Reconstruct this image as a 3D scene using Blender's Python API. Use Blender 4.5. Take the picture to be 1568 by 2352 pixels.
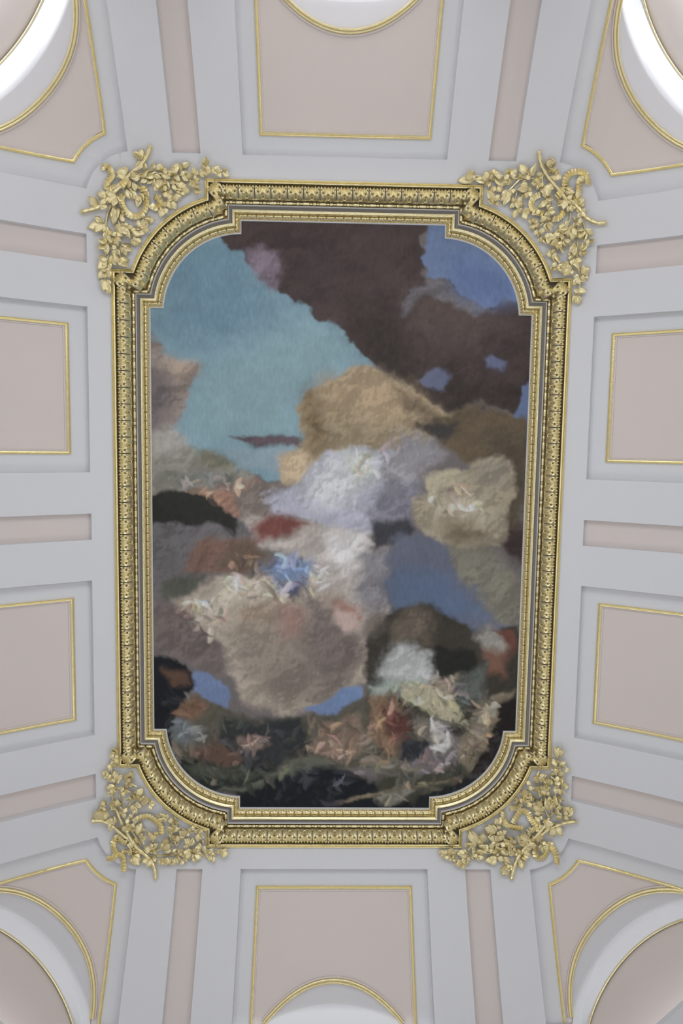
import bpy, bmesh, math, random
import numpy as np
from mathutils import Vector, Matrix
from mathutils.geometry import delaunay_2d_cdt
C=bpy.context.scene
for o in list(bpy.data.objects): bpy.data.objects.remove(o)
COL=C.collection
EYE=1.6           # camera height above the floor
H=11.6            # height of the flat ceiling
CAM={'loc': (-0.22045568929738107, -1.17271530787092), 'f': 1650.0, 'right': [0.999611, -0.015432, -0.023217], 'up': [-0.013196, -0.995527, 0.093546], 'back': [-0.024556, -0.093204, -0.995344]}
# ---------------- camera
cd=bpy.data.cameras.new('camera'); cam=bpy.data.objects.new('camera',cd); COL.objects.link(cam)
r,u,b=CAM['right'],CAM['up'],CAM['back']
cam.matrix_world=Matrix(((r[0],u[0],b[0],CAM['loc'][0]),(r[1],u[1],b[1],CAM['loc'][1]),(r[2],u[2],b[2],EYE),(0,0,0,1)))
cd.sensor_fit='VERTICAL'; cd.sensor_height=24; cd.lens=CAM['f']/2352*24; cd.clip_end=100
C.camera=cam
# ---------------- light and exposure
def lin(c):
    return tuple(((v/255)/12.92 if v/255<=.04045 else ((v/255+.055)/1.055)**2.4) for v in c)
w=bpy.data.worlds.new('world'); C.world=w; w.use_nodes=True
w.node_tree.nodes['Background'].inputs[0].default_value=(.78,.86,1,1)
w.node_tree.nodes['Background'].inputs[1].default_value=.5
def area(name,loc,target,sx,sy,power,col):
    l=bpy.data.lights.new(name,'AREA'); l.shape='RECTANGLE'; l.size=sx; l.size_y=sy; l.energy=power; l.color=col
    o=bpy.data.objects.new(name,l); COL.objects.link(o); o.location=loc
    d=Vector(target)-Vector(loc); o.rotation_euler=d.to_track_quat('-Z','Y').to_euler(); return o
DAY=(.90,.94,1.0)
area('window_light',(0,-6.35,4.6),(0,0,6.2),7,5.2,1450,DAY)
area('window_light',(-4.8,0,4.6),(0,0,6.0),9,5.2,620,DAY)
area('window_light',(4.8,0,4.6),(0,0,6.0),9,5.2,620,DAY)
area('window_light',(0,6.35,4.6),(0,0,6.2),7,5.2,620,DAY)
C.view_settings.view_transform='Standard'; C.view_settings.look='None'; C.view_settings.gamma=1; C.view_settings.use_curve_mapping=False
C.view_settings.exposure=-1.83
try:
    C.cycles.use_denoising=True; C.cycles.max_bounces=5; C.cycles.diffuse_bounces=3; C.cycles.glossy_bounces=3; C.cycles.use_adaptive_sampling=True; C.cycles.adaptive_threshold=.05
except Exception: pass
# ---------------- materials
def mat(name,col,rough=.6,metal=0.,bump=0.,bscale=20.,var=0.,vscale=3.):
    m=bpy.data.materials.new(name); m.use_nodes=True; nt=m.node_tree; bs=nt.nodes['Principled BSDF']
    bs.inputs['Base Color'].default_value=(*col,1); bs.inputs['Roughness'].default_value=rough; bs.inputs['Metallic'].default_value=metal
    tc=nt.nodes.new('ShaderNodeTexCoord')
    if bump:
        n=nt.nodes.new('ShaderNodeTexNoise'); n.inputs['Scale'].default_value=bscale; n.inputs['Detail'].default_value=4
        bp=nt.nodes.new('ShaderNodeBump'); bp.inputs['Strength'].default_value=bump; bp.inputs['Distance'].default_value=.02
        nt.links.new(tc.outputs['Object'],n.inputs['Vector']); nt.links.new(n.outputs['Fac'],bp.inputs['Height']); nt.links.new(bp.outputs['Normal'],bs.inputs['Normal'])
    if var:
        n=nt.nodes.new('ShaderNodeTexNoise'); n.inputs['Scale'].default_value=vscale; n.inputs['Detail'].default_value=2
        nt.links.new(tc.outputs['Object'],n.inputs['Vector'])
        mx=nt.nodes.new('ShaderNodeMix'); mx.data_type='RGBA'
        mx.inputs['A'].default_value=(*[max(0,c*(1-var)) for c in col],1); mx.inputs['B'].default_value=(*[min(1,c*(1+var)) for c in col],1)
        nt.links.new(n.outputs['Fac'],mx.inputs['Factor']); nt.links.new(mx.outputs['Result'],bs.inputs['Base Color'])
    return m
M_white=mat('white_plaster',(.80,.80,.82),.75,0,0,30,.012,2)
M_pink=mat('pale_pink_plaster',(.785,.70,.66),.75,0,0,30,.02,1.5)
M_gold=mat('gilding',(.90,.79,.46),.28,.9,.2,60,.10,14)
M_gold2=mat('gilding_worn',(.66,.53,.26),.40,.85,.2,60,.15,14)
M_gold_dark=mat('dark_gilding',(.30,.21,.08),.5,.7,0,1,.2,14)  # darker gilding for the grounds behind beads and tongues
M_umber=mat('umber_ground_and_shade',(.20,.165,.125),.7,0,0,1,.1,8)
M_grey=mat('stone_grey_cove',(.30,.275,.255),.6,0,0,1,.06,6)
M_floor=mat('marble_floor',(.55,.52,.48),.35,0,0,1,.08,2)
M_wall=mat('wall_damask',(.62,.60,.58),.8,0,0,1,.05,2)
# ---------------- helpers
def mesh(name,V,F,m,smooth=False,angle=None):
    me=bpy.data.meshes.new(name); me.from_pydata([tuple(v) for v in V],[],F); me.materials.append(m)
    if smooth or angle: me.polygons.foreach_set('use_smooth',[True]*len(me.polygons))
    if angle: me.set_sharp_from_angle(angle=math.radians(angle))
    me.update(); return me
def obj(name,me,parent=None,mw=None):
    o=bpy.data.objects.new(name,me); COL.objects.link(o)
    if parent: o.parent=parent
    if mw is not None: o.matrix_local=mw
    return o
def empty(name,loc=(0,0,0)):
    o=bpy.data.objects.new(name,None); COL.objects.link(o); o.location=loc; o.empty_display_size=.1; return o
def tag(o,label=None,cat=None,group=None,kind=None):
    for k,v in (('label',label),('category',cat),('group',group),('kind',kind)):
        if v: o[k]=v
    return o
A_,B_=3.1212,4.6782; AM,BM=A_+.05,B_+.05; P1,P2=.5632,.0318; EB=.12; RC=.3
import math
def dist(x,y):
    qx=abs(x)-(AM-RC);qy=abs(y)-(BM-RC)
    return min(max(qx,qy),0)+math.hypot(max(qx,0),max(qy,0))-RC
def gd(d):
    if d<=-EB: return 0.
    if d<EB: return P1*(d+EB)**2/(4*EB)
    return P1*d+P2*d*d
def sz(x,y): return H-gd(dist(x,y))
def nrm(x,y):
    e=1e-3
    zx=(sz(x+e,y)-sz(x-e,y))/(2*e);zy=(sz(x,y+e)-sz(x,y-e))/(2*e)
    n=math.sqrt(zx*zx+zy*zy+1)
    return (-zx/n,-zy/n,1/n)
def lift(x,y,o):
    n=nrm(x,y);return (x+n[0]*o,y+n[1]*o,sz(x,y)+n[2]*o)

def Lf(p,o=0.): return lift(p[0],p[1],o)

# ---------------- the vault: cove, recesses and panels, in one constrained triangulation
DM=1.85; ROFF=.12; POFF=.14; BOFF=.09
RA=1.75; TS=.31; TW=.55      # arch radius, soffit depth to the splay, to the tympanum
class Arch:
    def __init__(s,px,py,nx,ny):
        q=lift(px,py,ROFF); s.P=q; l=math.hypot(nx,ny); s.n=(nx/l,ny/l); s.e=(-ny/l,nx/l)
    def st(s,x,y):
        dx,dy=x-s.P[0],y-s.P[1]; return dx*s.e[0]+dy*s.e[1],dx*s.n[0]+dy*s.n[1]
    def pt(s,a,t): return s.P[0]+s.n[0]*t+s.e[0]*a, s.P[1]+s.n[1]*t+s.e[1]*a
    def top(s,a,R=RA): return s.P[2]-RA+math.sqrt(max(R*R-a*a,0))
    def t0(s,a):
        # where the lifted (recess level) surface meets the barrel; returns the PARAM point too
        lo,hi=-.4,2.0
        def f(t):
            x,y=s.pt(a,t); q=inv(x,y,ROFF); return q[2]-s.top(a)
        for i in range(36):
            m=(lo+hi)/2
            if f(m)>0: lo=m
            else: hi=m
        return (lo+hi)/2
def inv(X,Y,o):
    x,y=X,Y
    for i in range(6):
        q=lift(x,y,o); x+=X-q[0]; y+=Y-q[1]
    q=lift(x,y,o); return x,y,q[2]
ARCH=[Arch(0,sy*6.137,0,sy) for sy in (-1,1)]+[Arch(sx*3.80,sy*5.36,sx,sy) for sy in (-1,1) for sx in (-1,1)]
def arch_curve(a,n=56):
    out=[]
    for i in range(n+1):
        s=-1.62+3.24*i/n; t=a.t0(s); X,Y=a.pt(s,t); x,y,z=inv(X,Y,ROFF); out.append((s,t,x,y,z))
    return out
CUR=[arch_curve(a) for a in ARCH]
def in_arch(x,y):
    for a,c in zip(ARCH,CUR):
        q=lift(x,y,ROFF); s,t=a.st(q[0],q[1])
        if t>-.6 and abs(s)<1.62:
            f=(s+1.62)/3.24*(len(c)-1); i=min(int(f),len(c)-2); g=f-i
            if t>c[i][1]*(1-g)+c[i+1][1]*g and t<3: return True
    return False
def arcpts(p,m,q,n=14):
    # circular arc through three points
    ax,ay=p;bx,by=m;cx,cy=q
    d=2*(ax*(by-cy)+bx*(cy-ay)+cx*(ay-by))
    ux=((ax*ax+ay*ay)*(by-cy)+(bx*bx+by*by)*(cy-ay)+(cx*cx+cy*cy)*(ay-by))/d
    uy=((ax*ax+ay*ay)*(cx-bx)+(bx*bx+by*by)*(ax-cx)+(cx*cx+cy*cy)*(bx-ax))/d
    r=math.hypot(ax-ux,ay-uy); t0=math.atan2(ay-uy,ax-ux); t1=math.atan2(cy-uy,cx-ux)
    while t1-t0>math.pi: t1-=2*math.pi
    while t1-t0<-math.pi: t1+=2*math.pi
    return [(ux+r*math.cos(t0+(t1-t0)*i/n),uy+r*math.sin(t0+(t1-t0)*i/n)) for i in range(n+1)],(ux,uy,r)
FAR=7.3
XG,YG=1.128,5.135; MW=.045   # end gilt panel half width, inner end, moulding width
rec_end=[(-1.3525,4.948),(1.3525,4.948),(1.3525,FAR),(-1.3525,FAR)]
band_end=[(1.9004,4.95),(2.2732,4.95),(2.2732,FAR),(1.9004,FAR)]
rec_side=[(3.405,.7465),(FAR,.7465),(FAR,2.9558),(3.405,2.9558)]
band_mid=[(3.40,-.1817),(FAR,-.1817),(FAR,.1817),(3.40,.1817)]
band_side=[(3.40,3.5236),(FAR,3.5236),(FAR,3.8977),(3.40,3.8977)]
a1_,_=arcpts((2.87,4.95),(3.215,4.79),(3.39,4.48))
rec_corner=[(2.85,FAR),(2.85,4.95)]+a1_+[(3.39,4.4715),(FAR,4.4715),(FAR,FAR)]
a2_,ARCC=arcpts((3.10,5.10),(3.338,4.953),(3.49,4.757))
g=MW
pan_end=[(-XG+g,YG+g),(XG-g,YG+g),(XG-g,FAR),(-XG+g,FAR)]
pan_side=[(3.598+g,.986+g),(4.75,.986+g),(4.75,2.735-g),(3.598+g,2.735-g)]
a3_,_=arcpts((3.10+g,5.10+g*.55),(3.338+g*.75,4.953+g*.75),(3.49+g*.55,4.757+g))
pan_corner=[(3.10+g,FAR)]+a3_+[(FAR,4.757+g),(FAR,FAR)]
def mir(P,sx,sy): return [(x*sx,y*sy) for x,y in P]
REG=[]   # (kind, polygon)
for sy in (-1,1):
    REG.append(('recess',mir(rec_end,1,sy))); REG.append(('panel',mir(pan_end,1,sy)))
    for sx in (-1,1):
        for k,P in (('band',band_end),('recess',rec_side),('band',band_side),('recess',rec_corner),('panel',pan_side),('panel',pan_corner)):
            REG.append((k,mir(P,sx,sy)))
for sx in (-1,1): REG.append(('band',mir(band_mid,sx,1)))
def pip(x,y,P):
    c=False; j=len(P)-1
    for i in range(len(P)):
        xi,yi=P[i]; xj,yj=P[j]
        if (yi>y)!=(yj>y) and x<(xj-xi)*(y-yi)/(yj-yi)+xi: c=not c
        j=i
    return c
# frame outline as a function of the inset w
def outline(w,na=26):
    a1,b1,Cx,Cy,Ro=1.8655,3.4787,1.39,2.95,1.553
    rr=Ro-w; xa=a1-w; yb=b1-w
    th0=math.asin((xa-Cx)/rr); th1=math.acos((yb-Cy)/rr) # measured from +y
    Q=[(0,B_-w),(xa*.5,B_-w),(xa,B_-w)]
    for i in range(na+1):
        t=th0+(th1-th0)*i/na; Q.append((Cx+rr*math.sin(t),Cy+rr*math.cos(t)))
    Q+=[(A_-w,yb),(A_-w,yb*.5),(A_-w,0)]
    q2=[(x,-y) for x,y in reversed(Q[:-1])]; half=Q+q2      # right half, top(+y) to bottom
    left=[(-x,y) for x,y in reversed(half[1:-1])]
    return half+left
OUT=outline(.02)
RECTC=(AM-RC,BM-RC)
def rounded(d,n=24):
    P=[]; r=d+RC
    for cx,cy,a0 in ((1,1,0),(-1,1,90),(-1,-1,180),(1,-1,270)):
        for i in range(n+1):
            t=math.radians(a0+90*i/n); P.append((cx*RECTC[0]+r*math.cos(t),cy*RECTC[1]+r*math.sin(t)))
    return P
def densify(P,closed=True,st=.1):
    o=[]; n=len(P)
    for i in range(n if closed else n-1):
        a,b=P[i],P[(i+1)%n]; L=math.hypot(b[0]-a[0],b[1]-a[1]); k=max(1,int(L/st))
        for j in range(k): o.append((a[0]+(b[0]-a[0])*j/k,a[1]+(b[1]-a[1])*j/k))
    if not closed: o.append(P[-1])
    return o
pts=[];edg=[]
def addpoly(P,closed=True):
    s=len(pts); pts.extend(Vector(p) for p in P); n=len(P)
    for i in range(n if closed else n-1): edg.append((s+i,s+(i+1)%n))
def clipd(P):   # keep inside the outer limit
    o=[]
    for x,y in P:
        if dist(x,y)<=DM+.02: o.append((x,y))
        else: o.append(None)
    return o
def addclipped(P,closed):
    run=[]
    D=densify(P,closed,.05)
    if closed: D.append(D[0])
    for i,(x,y) in enumerate(D):
        if dist(x,y)<DM+.06: run.append((x,y))
        else:
            if len(run)>1: addpoly(run,False)
            run=[]
    if len(run)>1: addpoly(run,False)
addpoly(OUT); addpoly(rounded(DM))
for k,P in REG: addclipped(P,True)
for c in CUR: addclipped([(q[2],q[3]) for q in c],False)
g=.11
for i in range(-46,47):
    for j in range(-62,63):
        x,y=i*g+.013,j*g+.017
        if dist(x,y)<DM-.02 and not pip(x,y,OUT): pts.append(Vector((x,y)))
rv,re,rf,_,_,_=delaunay_2d_cdt(pts,edg,[],0,1e-5)
def classify(x,y):
    if pip(x,y,OUT): return None
    if dist(x,y)>DM: return None
    if in_arch(x,y): return None
    hit=None
    for i,(k,P) in enumerate(REG):
        if pip(x,y,P):
            if k=='panel': return i
            hit=i
    return -1 if hit is None else hit
OFFS={'recess':ROFF,'band':BOFF,'panel':POFF}
off=lambda r: 0. if r==-1 else OFFS[REG[r][0]]
tri={}; e2=dict()
for f in rf:
    cx=sum(rv[i][0] for i in f)/len(f); cy=sum(rv[i][1] for i in f)/len(f)
    r_=classify(cx,cy)
    if r_ is None: continue
    a,b_,c_=f[0],f[1],f[2]
    ar=(rv[b_][0]-rv[a][0])*(rv[c_][1]-rv[a][1])-(rv[b_][1]-rv[a][1])*(rv[c_][0]-rv[a][0])
    if abs(ar)<1e-8: continue
    f=list(f) if ar<0 else list(reversed(f))     # normals towards the room
    tri.setdefault(r_,[]).append(f)
    for i in range(len(f)): e2.setdefault((f[i],f[(i+1)%len(f)]),r_)
lc={}
def LV(i,o):
    k=(i,o)
    if k not in lc: lc[k]=lift(rv[i][0],rv[i][1],o)
    return lc[k]
def region_mesh(name,r_,m):
    ix={};V=[];F=[]
    for f in tri[r_]:
        q=[]
        for i in f:
            if i not in ix: ix[i]=len(V); V.append(LV(i,off(r_)))
            q.append(ix[i])
        F.append(q)
    return mesh(name,V,F,m,True)
ceiling=tag(obj('ceiling',region_mesh('ceiling',-1,M_white)),'white plaster coved vault with recessed panels around the painting',None,None,'structure')
nrec={'recess':'recess','band':'band_panel','panel':'panel'}
for i,(k,P) in enumerate(REG):
    if i in tri: obj(nrec[k],region_mesh(k,i,M_white if k=='recess' else M_pink),ceiling)
V=[];F=[]
for (a,b_),r_ in e2.items():
    o2=e2.get((b_,a))
    if o2 is None or off(o2)==off(r_): continue
    if off(r_)<off(o2):
        n=len(V); V+=[LV(a,off(r_)),LV(b_,off(r_)),LV(b_,off(o2)),LV(a,off(o2))]; F.append([n+3,n+2,n+1,n])
obj('recess_edge',mesh('recess_edge',V,F,M_white),ceiling)

# ---------------- gilded panel mouldings
def sweep(P,prof,o,m,name,closed=False,parent=None,side=1):
    """P: param polyline (x,y). prof: list of (across, down). Lies on level o of the cove."""
    n=len(P); V=[];F=[]; k=len(prof)
    for i in range(n):
        p=P[i]; a=P[i-1] if (i>0 or closed) else None; c=P[(i+1)%n] if (i<n-1 or closed) else None
        d1=None if a is None else (p[0]-a[0],p[1]-a[1]); d2=None if c is None else (c[0]-p[0],c[1]-p[1])
        def un(d): l=math.hypot(*d) or 1; return (d[0]/l,d[1]/l)
        if d1 is None: t=un(d2); s=1
        elif d2 is None: t=un(d1); s=1
        else:
            u1,u2=un(d1),un(d2); t=un((u1[0]+u2[0],u1[1]+u2[1])); s=1/max(.35,t[0]*u1[0]+t[1]*u1[1])
        nx,ny=-t[1]*side,t[0]*side
        for (ac,dn) in prof: V.append(lift(p[0]+nx*ac*s,p[1]+ny*ac*s,o-dn))
    for i in range(n if closed else n-1):
        for j in range(k-1):
            a=i*k+j;b=((i+1)%n)*k+j; F.append([a,a+1,b+1,b])
    return mesh(name,V,F,m,angle=50)
MP=[(0,0),(.002,.028),(.010,.034),(.016,.026),(.021,.020),(.026,.026),(.036,.024),(.040,.006),(.046,-.012)]
trimn=0
def trim(name_label,P,side,closed=False):
    global trimn; trimn+=1
    o=obj('trim_%d'%trimn,sweep(densify(P,closed,.08),MP,ROFF,M_gold,'trim',closed,None,side)); tag(o,name_label,None,None,'structure'); return o
def clip_to_arch(P):
    o=[]
    for p in densify(P,False,.03):
        if dist(*p)>DM-.01 or in_arch(*p): continue
        o.append(p)
    return o
def thin(P):
    # keep corners and every third point
    o=[P[0]]
    for i in range(1,len(P)-1):
        a=math.atan2(P[i][1]-P[i-1][1],P[i][0]-P[i-1][0]);b=math.atan2(P[i+1][1]-P[i][1],P[i+1][0]-P[i][0])
        if abs((b-a+math.pi)%(2*math.pi)-math.pi)>.02 or i%3==0: o.append(P[i])
    return o+[P[-1]]
FP=[(.044,-.022),(.046,-.004),(.060,-.004),(.064,-.03)]
SIDEN={(-1,-1):'upper left',(1,-1):'upper right',(-1,1):'lower left',(1,1):'lower right'}
for sy in (-1,1):
    P=thin(clip_to_arch(mir([(-XG,FAR),(-XG,YG),(XG,YG),(XG,FAR)],1,sy)))
    o=obj('x',sweep(P,MP,ROFF,M_gold,'trim',False,None,1 if sy>0 else -1)); trimn+=1; o.name='trim_%d'%trimn
    obj('inner_fillet',sweep(P,FP,ROFF,M_pink,'inner_fillet',False,None,1 if sy>0 else -1),o)
    tag(o,'gilded moulding framing the large pink panel %s the painting'%('above' if sy<0 else 'below'),None,None,'structure')
    for sx in (-1,1):
        s=sx*sy
        P=densify(mir([(3.598,.986),(3.598,2.735),(4.75,2.735),(4.75,.986)],sx,sy),True,.1)
        o=obj('x',sweep(P,MP,ROFF,M_gold,'trim',True,None,-s)); trimn+=1; o.name='trim_%d'%trimn
        obj('inner_fillet',sweep(P,FP,ROFF,M_pink,'inner_fillet',True,None,-s),o)
        tag(o,'gilded moulding of the %s rectangular pink panel beside the painting'%SIDEN[(sx,sy)],None,None,'structure')
        P=mir([(3.10,FAR),(3.10,5.10)],sx,sy)+mir(a2_[1:],sx,sy)+mir([(FAR,4.757)],sx,sy)
        P=thin(clip_to_arch(P))
        o=obj('x',sweep(P,MP,ROFF,M_gold,'trim',False,None,s)); trimn+=1; o.name='trim_%d'%trimn
        obj('inner_fillet',sweep(P,FP,ROFF,M_pink,'inner_fillet',False,None,s),o)
        tag(o,'gilded moulding of the pointed %s corner panel with concave inner end'%SIDEN[(sx,sy)],None,None,'structure')
# ---------------- arches: gilt archivolt, soffit, splay, tympanum
AN={0:'upper end',1:'lower end',2:'upper left corner',3:'upper right corner',4:'lower left corner',5:'lower right corner'}
ZS=ARCH[0].P[2]-RA; LEDGE=9.3
ADDED_LAMP_W=[125,20,125,125,20,20]     # unseen lamp strips added to brighten the arch reveals
for ai,(a,c) in enumerate(zip(ARCH,CUR)):
    root=tag(empty('trim_%d'%(trimn+1),(a.P[0],a.P[1],a.P[2])),'gilt edged arch opening at the %s of the vault'%AN[ai],None,None,'structure'); trimn+=1
    inv_=Matrix.Translation((-a.P[0],-a.P[1],-a.P[2]))
    def add(nm,me): o=obj(nm,me,root); me.transform(inv_); return o
    N=72; zc=a.P[2]-RA
    def bound(s):
        t=a.t0(s); X,Y=a.pt(s,t); x,y,z=inv(X,Y,ROFF)
        if dist(x,y)>DM:      # past the cove: on the vertical wall face
            lo,hi=-.4,2.2
            for i in range(30):
                m_=(lo+hi)/2; X,Y=a.pt(s,m_)
                if dist(X,Y)<DM+.05: lo=m_
                else: hi=m_
            t=min(t,lo)
        return t
    ph=[-math.pi/2+math.pi*i/N for i in range(N+1)]
    B0=[];B1=[];B2=[]
    rs=RA-.12
    for f in ph:
        s=RA*math.sin(f)*.999; z=zc+RA*math.cos(f); t=bound(max(-1.62,min(1.62,s)))
        tt=max(TS+.16*s*s,t+.02); X,Y=a.pt(s,min(t,TW)); B0.append((X,Y,z))
        t1=min(tt,TW-.02); X,Y=a.pt(s,t1); B1.append((X,Y,z+.0))
        s2=rs*math.sin(f); X,Y=a.pt(s2,TW); B2.append((X,Y,zc+rs*math.cos(f)))
    def strip(nm,P,Q,m):
        V=P+Q;n=len(P); add(nm,mesh(nm,V,[[i,i+1,n+i+1,n+i] for i in range(n-1)],m,True))
    for L_ in (B0,B1,B2): L_.insert(0,(L_[0][0],L_[0][1],LEDGE-.4)); L_.append((L_[-1][0],L_[-1][1],LEDGE-.4))   # jambs
    strip('soffit',B0,B1,M_white); strip('splayed_reveal',B1,B2,M_white)
    # tympanum wall, slightly behind the gilt line
    V=[a.pt(0,TW+.03)+(zc,)]; V+=[a.pt((rs+.05)*math.sin(f),TW+.03)+(zc+(rs+.05)*math.cos(f),) for f in ph]
    lo=[a.pt((rs+.05)*sg,TW+.03)+(LEDGE-.4,) for sg in (-1,1)]
    n=len(V); V+=lo
    F=[[0,i+1,i] for i in range(1,n-1)]+[[0,1,n],[0,n,n+1],[0,n+1,n-1]]
    add('tympanum',mesh('tympanum',V,F,M_pink))
    def tube(P,rad,nm,m,k=8):
        V=[];F=[];n=len(P)
        for i in range(n):
            p=Vector(P[i]); t=(Vector(P[min(i+1,n-1)])-Vector(P[max(i-1,0)])).normalized()
            x=t.cross(Vector((0,0,1)));
            if x.length<.05: x=t.cross(Vector((a.n[0],a.n[1],0)))
            x.normalize(); y=t.cross(x)
            for j in range(k):
                q=2*math.pi*j/k; V.append(p+x*rad*math.cos(q)+y*rad*math.sin(q))
        for i in range(n-1):
            for j in range(k): F.append([i*k+j,i*k+(j+1)%k,(i+1)*k+(j+1)%k,(i+1)*k+j])
        return mesh(nm,V,F,m,True)
    add('gilt_fillet',tube([a.pt((rs-.005)*math.sin(f),TW-.005)+(zc+(rs-.005)*math.cos(f),) for f in ph],.014,'fillet',M_gold,6))
    # archivolt on the cove side of the opening
    Q=[(q[2],q[3]) for q in c if dist(q[2],q[3])<DM]
    sd=1
    # direction: across must point away from the opening
    mid=len(Q)//2; tx,ty=Q[mid+1][0]-Q[mid-1][0],Q[mid+1][1]-Q[mid-1][1]
    if (-ty)*a.n[0]+tx*a.n[1]>0: sd=-1
    AP=[(-.012,.0),(-.012,.035),(-.004,.046),(.006,.045),(.012,.034),(.018,.024),(.030,.026),(.040,.020),(.044,.006),(.046,-.012)]
    add('archivolt',sweep(Q,AP,ROFF,M_gold,'archivolt',False,None,sd))
    add('archivolt_fillet',sweep(Q,[(.044,-.012),(.046,.004),(.062,.004),(.066,-.022)],ROFF,M_pink,'archivolt_fillet',False,None,sd))
    # unseen lip, added to cut off the light of the added lamp strip
    lip=[]
    for s in (-1.62,1.62):
        for t_,z_ in ((.36,LEDGE-.12),(.36,9.62),(.375,9.70),(.395,9.70),(.395,LEDGE-.12)): lip.append(a.pt(s,t_)+(z_,))
    add('added_cutoff_lip',mesh('added_cutoff_lip',lip,[[i,(i+1)%5,5+(i+1)%5,5+i] for i in range(5)]+[[4,3,2,1,0],[5,6,7,8,9]],M_white))
    p=a.pt(0,.409); q=a.pt(0,.80)
    ul=area('added_uplight',(p[0],p[1],9.40),(q[0]+a.n[0]*.0,q[1],11.0),2.4,.02,ADDED_LAMP_W[ai],DAY); 
    ex=Vector((a.e[0],a.e[1],0)); ez=-(Vector((q[0],q[1],11.0))-Vector((p[0],p[1],9.40))).normalized(); ey=ez.cross(ex)
    ul.matrix_world=Matrix(((ex.x,ey.x,ez.x,p[0]),(ex.y,ey.y,ez.y,p[1]),(ex.z,ey.z,ez.z,9.40),(0,0,0,1)))
# ---------------- walls below the cove, cornice and floor (out of the picture, they close the room)
RP=rounded(DM,10)
def wall(name,lab,test):
    V=[];F=[]
    D=densify(RP,True,.12); n=len(D)
    for i in range(n):
        p,q=D[i],D[(i+1)%n]; mx,my=(p[0]+q[0])/2,(p[1]+q[1])/2
        if not test(mx,my): continue
        def seg(z0a,z1a,z0b,z1b):
            k=len(V); V.extend([(p[0],p[1],z0a),(q[0],q[1],z0b),(q[0],q[1],z1b),(p[0],p[1],z1a)]); F.append([k,k+1,k+2,k+3])
        seg(0,LEDGE-.1,0,LEDGE-.1)
        def zt(x,y):
            for a in ARCH:
                s,t=a.st(x,y)
                if abs(s)<RA and t>-.5 and t<2.5: return max(LEDGE-.1,a.top(s))
            return LEDGE-.1
        za,zb=zt(*p),zt(*q); ta,tb=lift(p[0],p[1],.0)[2],lift(q[0],q[1],.0)[2]
        if za<ta or zb<tb: seg(min(za,ta),ta+.1,min(zb,tb),tb+.1)
    o=obj(name,mesh(name,V,F,M_wall)); tag(o,lab,None,None,'structure')
def ang(x,y): return math.degrees(math.atan2(y/BM,x/AM))
wall('wall_right','pale wall on the right side below the cove',lambda x,y:-45<=ang(x,y)<45)
wall('wall_front','pale wall below the cove past the foot of the painting',lambda x,y:45<=ang(x,y)<135)
wall('wall_back','pale wall below the cove past the head of the painting',lambda x,y:-135<=ang(x,y)<-45)
wall('wall_left','pale wall on the left side below the cove',lambda x,y:abs(ang(x,y))>=135)
P0=rounded(DM+.7,10); V=[(x,y,0) for x,y in P0]
tag(obj('floor',mesh('floor',V,[list(range(len(V)))],M_floor)),'pale marble floor of the hall',None,None,'structure')

# ---------------- the picture frame
frame=tag(empty('picture_frame',(0,0,H)),'huge gilded carved picture frame with notched round corners around the ceiling painting','picture frame')
TF=Matrix.Translation((0,0,-H))
def fsweep(name,prof,m,angle=40):
    n=None;V=[];F=[];k=len(prof)
    R=[outline(max(w,-.01)) for w,z in prof]; n=len(R[0])
    for i in range(n):
        for j,(w,z) in enumerate(prof): V.append((R[j][i][0],R[j][i][1],z))
    for i in range(n):
        for j in range(k-1):
            a=i*k+j;b=((i+1)%n)*k+j; F.append([a,b,b+1,a+1])
    return obj(name,mesh(name,V,F,m,angle=angle),frame)
fsweep('outer_fillet',[(0,.03),(0,-.028),(.004,-.040),(.013,-.044),(.020,-.036),(.023,-.026),(.028,-.036),(.040,-.043),(.052,-.036),(.058,-.01),(.058,.05)],M_gold)
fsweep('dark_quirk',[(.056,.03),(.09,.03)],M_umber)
fsweep('torus_core',[(.084,.05),(.086,.03),(.11,-.005),(.14,-.025),(.17,-.020),(.21,.01),(.230,.045),(.238,.095)],M_gold2,60)
fsweep('bead_ground',[(.240,.095),(.262,.095),(.294,.10),(.296,.085),(.299,.085)],M_gold_dark)
fsweep('white_fillet',[(.298,.083),(.3035,.083),(.304,.12)],M_white)
fsweep('grey_cove',[(.303,.118),(.314,.14),(.330,.15),(.344,.142),(.350,.125)],M_grey,60)
fsweep('inner_fillet',[(.349,.13),(.350,.108),(.354,.103),(.362,.106),(.367,.112),(.374,.116),(.383,.124),(.386,.145),(.386,.19)],M_gold)
fsweep('tongue_ground',[(.385,.185),(.392,.19),(.415,.225),(.430,.235)],M_gold_dark,60)
fsweep('pearl_ground',[(.429,.236),(.446,.246)],M_gold2)
fsweep('sight_edge',[(.445,.25),(.447,.238),(.456,.244),(.459,.30)],M_white)
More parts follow.
